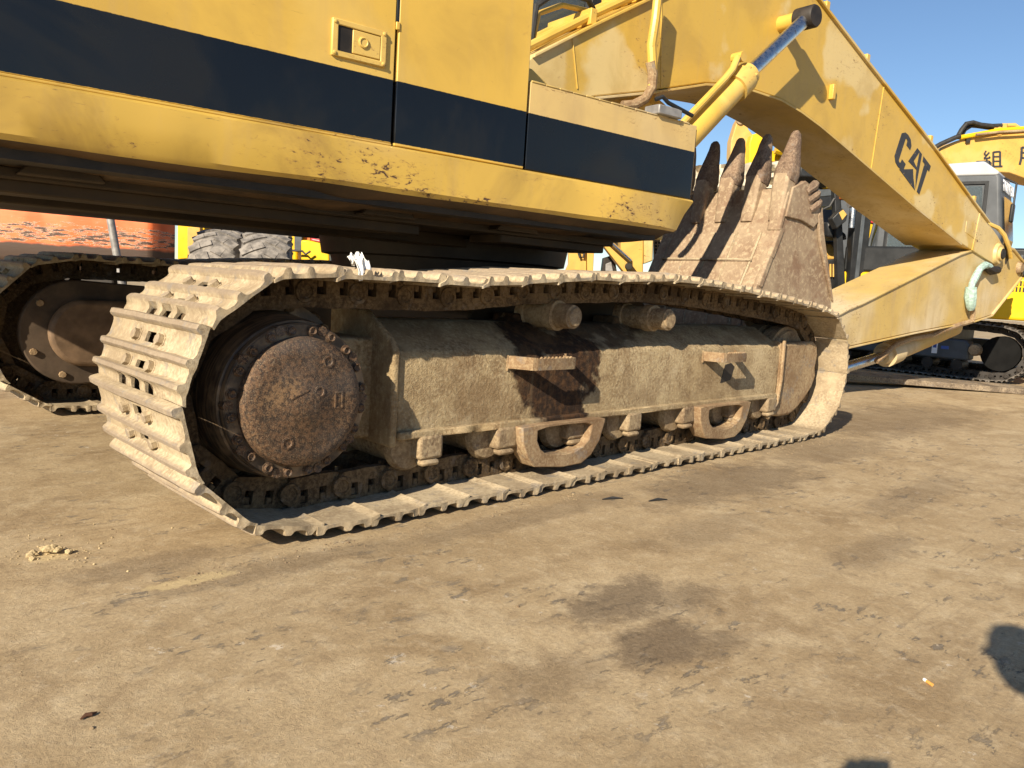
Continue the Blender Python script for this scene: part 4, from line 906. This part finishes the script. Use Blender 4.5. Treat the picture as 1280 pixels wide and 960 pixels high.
# --- excavator on the right: grey cab, bright yellow house, dark tracks
bx0,by0=13.72,4.95; eb=empty('tracked_excavator',(bx0+1.1,by0,0),0,'bright yellow excavator with grey cab and dark grey track frame at the right edge','excavator')
EO=Vector((bx0+1.1,by0,0)); A4=R(-84.6)
M['shoe_dark']=mud('dark_track_shoe',(.20,.18,.155),(.12,.105,.09),(.05,.045,.04),.4,.5)
SH0=SHOES; sd_=[s_.copy() for s_ in SHOES]
for s_ in sd_: s_.materials.clear(); s_.materials.append(M['shoe_dark'])
SHOES=sd_; LK0=LINKS; LINKS=[l_.copy() for l_ in LINKS]
for l_ in LINKS: l_.materials.clear(); l_.materials.append(M['dark'])
pb=track_path((-1.55,.46),(1.55,.45),.36,.355,[(1.0,.835),(0,.85),(-1.0,.835)])
for cy in (-1.1,1.1):
    t_=build_track(eb,cy,pb,.84,(0,0,0),frame=A4,width=.85)
SHOES,LINKS=SH0,LK0
def E_(mb,name,mat,parent=None,**k):
    o=mb.build(name,mat,parent or eb,**k)
    if parent is None: o.rotation_euler=(0,0,A4)
    return o
f_=E_(MB().prism([(-1.3,.30),(-1.3,.62),(1.08,.62),(1.15,.55),(1.15,.30)],-1.33,-.9),'side_frame','framegrey',bev=.03)
E_(MB().box((-.25,-1.334,.44),(-.10,-1.32,.54)),'frame_hole','black',f_); 
E_(MB().box((.62,-1.336,.37),(.70,-1.328,.55)),'sticker','sticker',f_,bev=.003); E_(MB().box((.75,-1.336,.45),(.86,-1.328,.50)),'sticker','blue',f_,bev=.003); E_(MB().box((.635,-1.339,.46),(.685,-1.335,.53)),'sticker_mark','blue',f_,bev=.002)
E_(MB().lathe((1.55,-1.1,.45),[(-.12,.05),(-.12,.10),(-.11,.27),(.11,.27),(.12,.05)],24),'idler_wheel','idler_shade',f_); E_(MB().lathe((1.22,-1.36,.48),[(-.02,0),(-.02,.08),(.1,.10)],16),'idler_cap','roller',f_)
for k in range(6): E_(MB().lathe((-1.1+.42*k,-1.1,.22),[(-.25,.03),(-.25,.085),(.25,.085),(.25,.03)],14),'track_roller','dark',f_)
E_(MB().prism([(-1.3,.30),(-1.3,.62),(1.15,.60),(1.15,.30)],.9,1.33),'side_frame','framegrey',bev=.03)
E_(MB().box((-.8,-.95,.45),(.8,.95,.95)),'car_body','black',bev=.03)
hb=E_(MB().box((-.9,-1.38,.97),(2.9,1.38,1.62)),'house','new_yellow',bev=.05,seg=3)
E_(MB().box((-.9,-1.36,1.62),(2.9,1.36,2.05)),'engine_housing','black',bev=.04)
for k in range(26): E_(MB().box((.62+.045*k,-1.386,1.40),(.642+.045*k,-1.376,1.47)),'vent_slot','black',hb,smooth=0); E_(MB().box((.62+.045*k,-1.386,1.49),(.642+.045*k,-1.376,1.56)),'vent_slot','black',hb,smooth=0)
for k in range(12): E_(MB().box((1.1+.07*k,-1.366,1.72),(1.13+.07*k,-1.355,1.95)),'grille_slot','framegrey',hb,smooth=0)
# cab
cm=MB().prism([(-.95,1.6),(-.95,3.55),(-.80,3.63),(.62,3.63),(.74,3.5),(.86,2.6),(.70,1.62)],-1.30,-.25); cb_=E_(cm,'cab','cabgrey',bev=.05,seg=3); cb_.location=Matrix.Rotation(A4,3,'Z')@Vector((.50,0,-.36))
E_(MB().prism([(-.95,3.52),(-.9,3.68),(.50,3.72),(.72,3.55),(.70,3.50)],-1.32,-.24),'cab_roof','roofgrey',cb_,bev=.04,seg=3)
E_(MB().prism([(.10,2.15),(.10,3.36),(.52,3.34),(.60,2.6),(.50,2.15)],-1.306,-1.296),'side_window','window',cb_,bev=.0); E_(MB().prism([(-.75,2.2),(-.75,3.36),(-.10,3.36),(-.10,2.2)],-1.306,-1.296),'side_window','window',cb_,bev=0)
for (a0,a1,z0_,z1_) in ((.07,.60,2.12,3.39),(-.78,-.07,2.17,3.39)):
    E_(MB().ring([(a0-.03,z0_-.03),(a1+.03,z0_-.03),(a1+.0,z1_+.03),(a0-.03,z1_+.03)],[(a0+.02,z0_+.02),(a1-.02,z0_+.02),(a1-.05,z1_-.02),(a0+.02,z1_-.02)],-1.325,-1.30),'window_frame','black',cb_,bev=.006)
E_(MB().tube([(-.02,-1.36,2.1),(-.02,-1.36,3.0)],.018,8),'grab_rail','black',cb_)
E_(MB().tube([(.80,-1.33,3.45),(.98,-1.42,3.35),(.98,-1.42,2.9)],.015,6),'mirror_arm','black',cb_); E_(MB().box((.95,-1.50,2.78),(1.0,-1.36,3.05)),'mirror','black',cb_,bev=.02)
E_(MB().box((.3,-.9,3.60),(.5,-.7,3.80)),'roof_lamp','black',cb_,bev=.02)
E_(MB().box((.16,-1.315,2.7),(.28,-1.306,3.05)),'cab_sticker','red',cb_); E_(MB().box((.0,-1.325,2.0),(.04,-1.30,3.42)),'door_seam','black',cb_)
E_(MB().add([(.806,-1.18,3.20),(.806,-.38,3.20),(.890,-.38,2.58),(.890,-1.18,2.58),(.79,-.38,1.98),(.79,-1.18,1.98)],[(0,1,2,3),(3,2,4,5)]),'front_window','window',cb_,smooth=0)
def text_mesh(body,size,bold=0.):
    cu=bpy.data.curves.new('t','FONT'); cu.body=body; cu.size=size; cu.extrude=.004; cu.offset=bold; o=bpy.data.objects.new('t',cu); col.objects.link(o)
    dg=bpy.context.evaluated_depsgraph_get(); me=bpy.data.meshes.new_from_object(o.evaluated_get(dg)); bpy.data.objects.remove(o); return me
me=text_mesh('KOMATSU',.24,.006); me.materials.clear(); me.materials.append(M['sticker']); o=link(bpy.data.objects.new('cab_lettering',me),cb_)
o.rotation_euler=(R(90),0,R(90)); o.location=(.800,-1.25,3.28); o.scale=(.98/max(v.co.x for v in me.vertices),1.0,1); o.rotation_euler=(R(82),0,R(90))
# --- steel plate lying in front of it
sp=MB().prism([(-1.9,-.22),(1.15,-.32),(1.25,.0),(1.15,.18),(-1.9,.24)],0,.075,'z').build('steel_plate','steelplate',None,bev=.008); sp.location=(11.55,3.45,.035); sp.rotation_euler=(R(2.0),R(1.4),R(-38)); tag(sp,'dusty steel plate lying on the ground beneath the stick','steel plate')
# --- tall yellow boom with lettering behind that cab
bc=Spot('lettered_boom_excavator',1240,18.5,'weathered yellow excavator boom with black characters and hoses behind the grey cab','excavator')
bcb=bc.poly([(1168,196),(1178,184),(1196,176),(1215,170),(1250,166),(1290,164),(1340,168),(1420,186),(1500,226),(1560,300),(1585,352),(1530,366),(1490,310),(1430,262),(1340,236),(1290,226),(1262,216),(1230,214),(1190,216),(1172,216)],0,.62,'boom','old_yellow',bev=.02)
bc.rod([(1166,186),(1176,180),(1194,172),(1200,170)],-.1,.055,'hose','hose'); bc.rod([(1196,173),(1202,162),(1208,154.5),(1216,153),(1226,156),(1240,157.5),(1252,157)],0,.05,'hose','hose'); bc.rod([(1200,172),(1206,162),(1214,157),(1222,157.5),(1236,159.5),(1252,159)],.12,.05,'hose','hose')
bc.rod([(1200,172),(1222,168),(1250,163),(1290,160)],-.05,.055,'pipe','new_yellow'); bc.rod([(1220,168.5),(1250,165),(1290,163)],-.16,.03,'pipe','guard')
bc.poly([(1238,166),(1244,161),(1262,158),(1290,158),(1290,166)],.1,.35,'bracket','old_yellow'); bc.poly([(1252,154),(1259,154),(1259,163),(1252,163)],.0,.3,'hose_block','old_yellow'); bc.rod([(1258,157),(1268,156.5),(1273,160)],.1,.05,'pipe','old_yellow')
bc.poly([(1209,169),(1214,167.5),(1213,178),(1208,179)],-.06,.06,'clip','dark',bev=.004); MB().lathe(bc.q(1245,164,.1),[(-.1,0),(-.1,.12),(-.12,.12),(-.12,.07),(-.14,.07),(-.14,0)],16).build('eye','old_yellow',bc.root)
bc.poly([(1168,196),(1178,193),(1188,200),(1192,215),(1188,260),(1168,260)],-.05,.4,'tip_bracket','old_yellow'); bc.poly([(1172,260),(1190,255),(1186,420),(1170,420)],.1,.5,'stick','old_yellow')
bc.poly([(1450,325),(1720,330),(1720,392),(1450,388)],-.8,2.4,'house','old_yellow',bev=.05); bc.poly([(1480,388),(1690,392),(1690,400),(1480,400)],-.2,1.2,'turntable','dark')
for dd_ in (-1.0,1.2): bc.poly([(1450,402),(1720,406),(1735,420),(1725,438),(1460,434),(1440,418)],dd_,.6,'crawler','dark',bev=.05)
# characters painted on the boom
def glyph(x0,y0,strokes,s_=1.):
    m=MB()
    for (ax,ay,bx_,by_,t_) in strokes:
        p,q=bc.q(x0+ax*s_,y0+ay*s_,0),bc.q(x0+bx_*s_,y0+by_*s_,0); p.y=q.y=-.004; m.bar(p,q,.010,t_*s_*.0190,(0,1,0)) if 0 else m.bar(p,q,t_*s_*.0190,.010,(0,1,0))
    m.build('painted_character','logo',bcb,smooth=0)
glyph(1228.5,188.5,[(4,0,1.5,4.5,2),(1.5,4.5,5,6,2),(8,2,1.5,9.5,2),(1,10,8.5,9,2),(8,7,9,9.5,1.6),(4.8,9.5,4.8,20,2),(2,13,1,18,1.8),(7.5,12.5,8.8,16,1.8),(13,1.5,13,19.5,2.4),(21.5,1,21.5,19.5,2.4),(13,1.8,21.5,1,2.2),(13,7.5,21.5,7.2,1.9),(13,13.2,21.5,13,1.9),(9.5,19.8,24.5,19.5,2.2)])
glyph(1272,182,[(5,2,4.5,16,2.8),(4.5,16,2.5,24,2.8),(5,2.5,16,2.5,2.6),(15,2,15,24,2.8),(5,9,15,9,2.2),(5,15.5,15,15.5,2.2)])
# ================================================================== the photographer, whose shadow falls into the picture
pe=empty('person',(-.20,-.55,0),0,'person in dark jacket and trousers holding up a phone, standing outside the frame','person')
V=[(0,0,.93),(0,.02,1.12),(0,.03,1.34),(0,.03,1.44),(0,.07,1.52),(0,.10,1.60),(0,.10,1.68),
   (.17,.03,1.40),(.24,.10,1.14),(.155,.42,.99),(.135,.52,.985),(-.17,.03,1.40),(-.24,.06,1.14),(.06,.40,.97),(.09,.50,.965),
   (.10,0,.88),(.12,.02,.48),(.13,-.02,.08),(.14,.13,.04),(-.10,0,.88),(-.13,.02,.48),(-.14,-.02,.08),(-.15,.13,.04)]
Ed=[(0,1),(1,2),(2,3),(3,4),(4,5),(5,6),(2,7),(7,8),(8,9),(9,10),(2,11),(11,12),(12,13),(13,14),(0,15),(15,16),(16,17),(17,18),(0,19),(19,20),(20,21),(21,22)]
Rd=[.15,.14,.16,.06,.055,.085,.075,.07,.052,.032,.03,.07,.052,.034,.03,.09,.062,.045,.035,.09,.062,.045,.035]
me=bpy.data.meshes.new('body'); me.from_pydata(V,Ed,[]); bo_=link(bpy.data.objects.new('body',me),pe)
sk_=bo_.modifiers.new('skin','SKIN'); bo_.modifiers.new('sub','SUBSURF').levels=2; bo_.modifiers['sub'].render_levels=2
for i,r_ in enumerate(Rd): me.skin_vertices[0].data[i].radius=(r_,r_*(.72 if i in (0,1,2) else 1))
me.skin_vertices[0].data[0].use_root=True; me.materials.append(M['person_cloth'])
hd=MB().lathe((0,.11,1.615),[(-.125,.0),(-.115,.05),(-.07,.072),(0,.080),(.06,.082),(.10,.066),(.125,.03),(.13,0)],20,'z').build('head','skin',pe,smooth=80)
hr=MB().lathe((0,.10,1.625),[(-.03,.080),(.0,.087),(.06,.091),(.11,.072),(.135,.035),(.14,0)],20,'z').build('hair','hair',hd,smooth=80)
MB().tube([(0,.185,1.63),(0,.203,1.60),(0,.192,1.585)],[.01,.016,.01],8).build('nose','skin',hd)
for s_ in (-1,1): MB().lathe((s_*.032,.186,1.635),[(0,.010),(.004,.007),(.006,0)],10).build('eye','hair',hd); MB().tube([(s_*.083,.10,1.63),(s_*.092,.09,1.60)],[.02,.012],8).build('ear','skin',hd)
for hx,hy,hz,sg in ((.135,.535,.975,-1),(.09,.515,.955,1)):
    for k in range(5):
        l_=(.045,.055,.06,.055,.04)[k]; zz_=hz+.017*(k-2)
        MB().tube([(hx,hy-.01,hz),(hx+sg*.004,hy+.015,zz_),(hx+sg*.016,hy+.015+l_*.35,zz_+.004),(hx+sg*.034,hy+.012+l_*.45,zz_+.004)],[.02,.011,.0095,.007],8).build('finger','skin',pe)
ph=MB().box((-.036,-.004,-.145),(.036,.004,.012)).build('phone','black',None,bev=.004); ph.location=Vector((0,0,.994))-fw*.02; ph.rotation_euler=(R(-7),0,-YAW); tag(ph,'black phone held upright in the photographer\'s hands','phone')
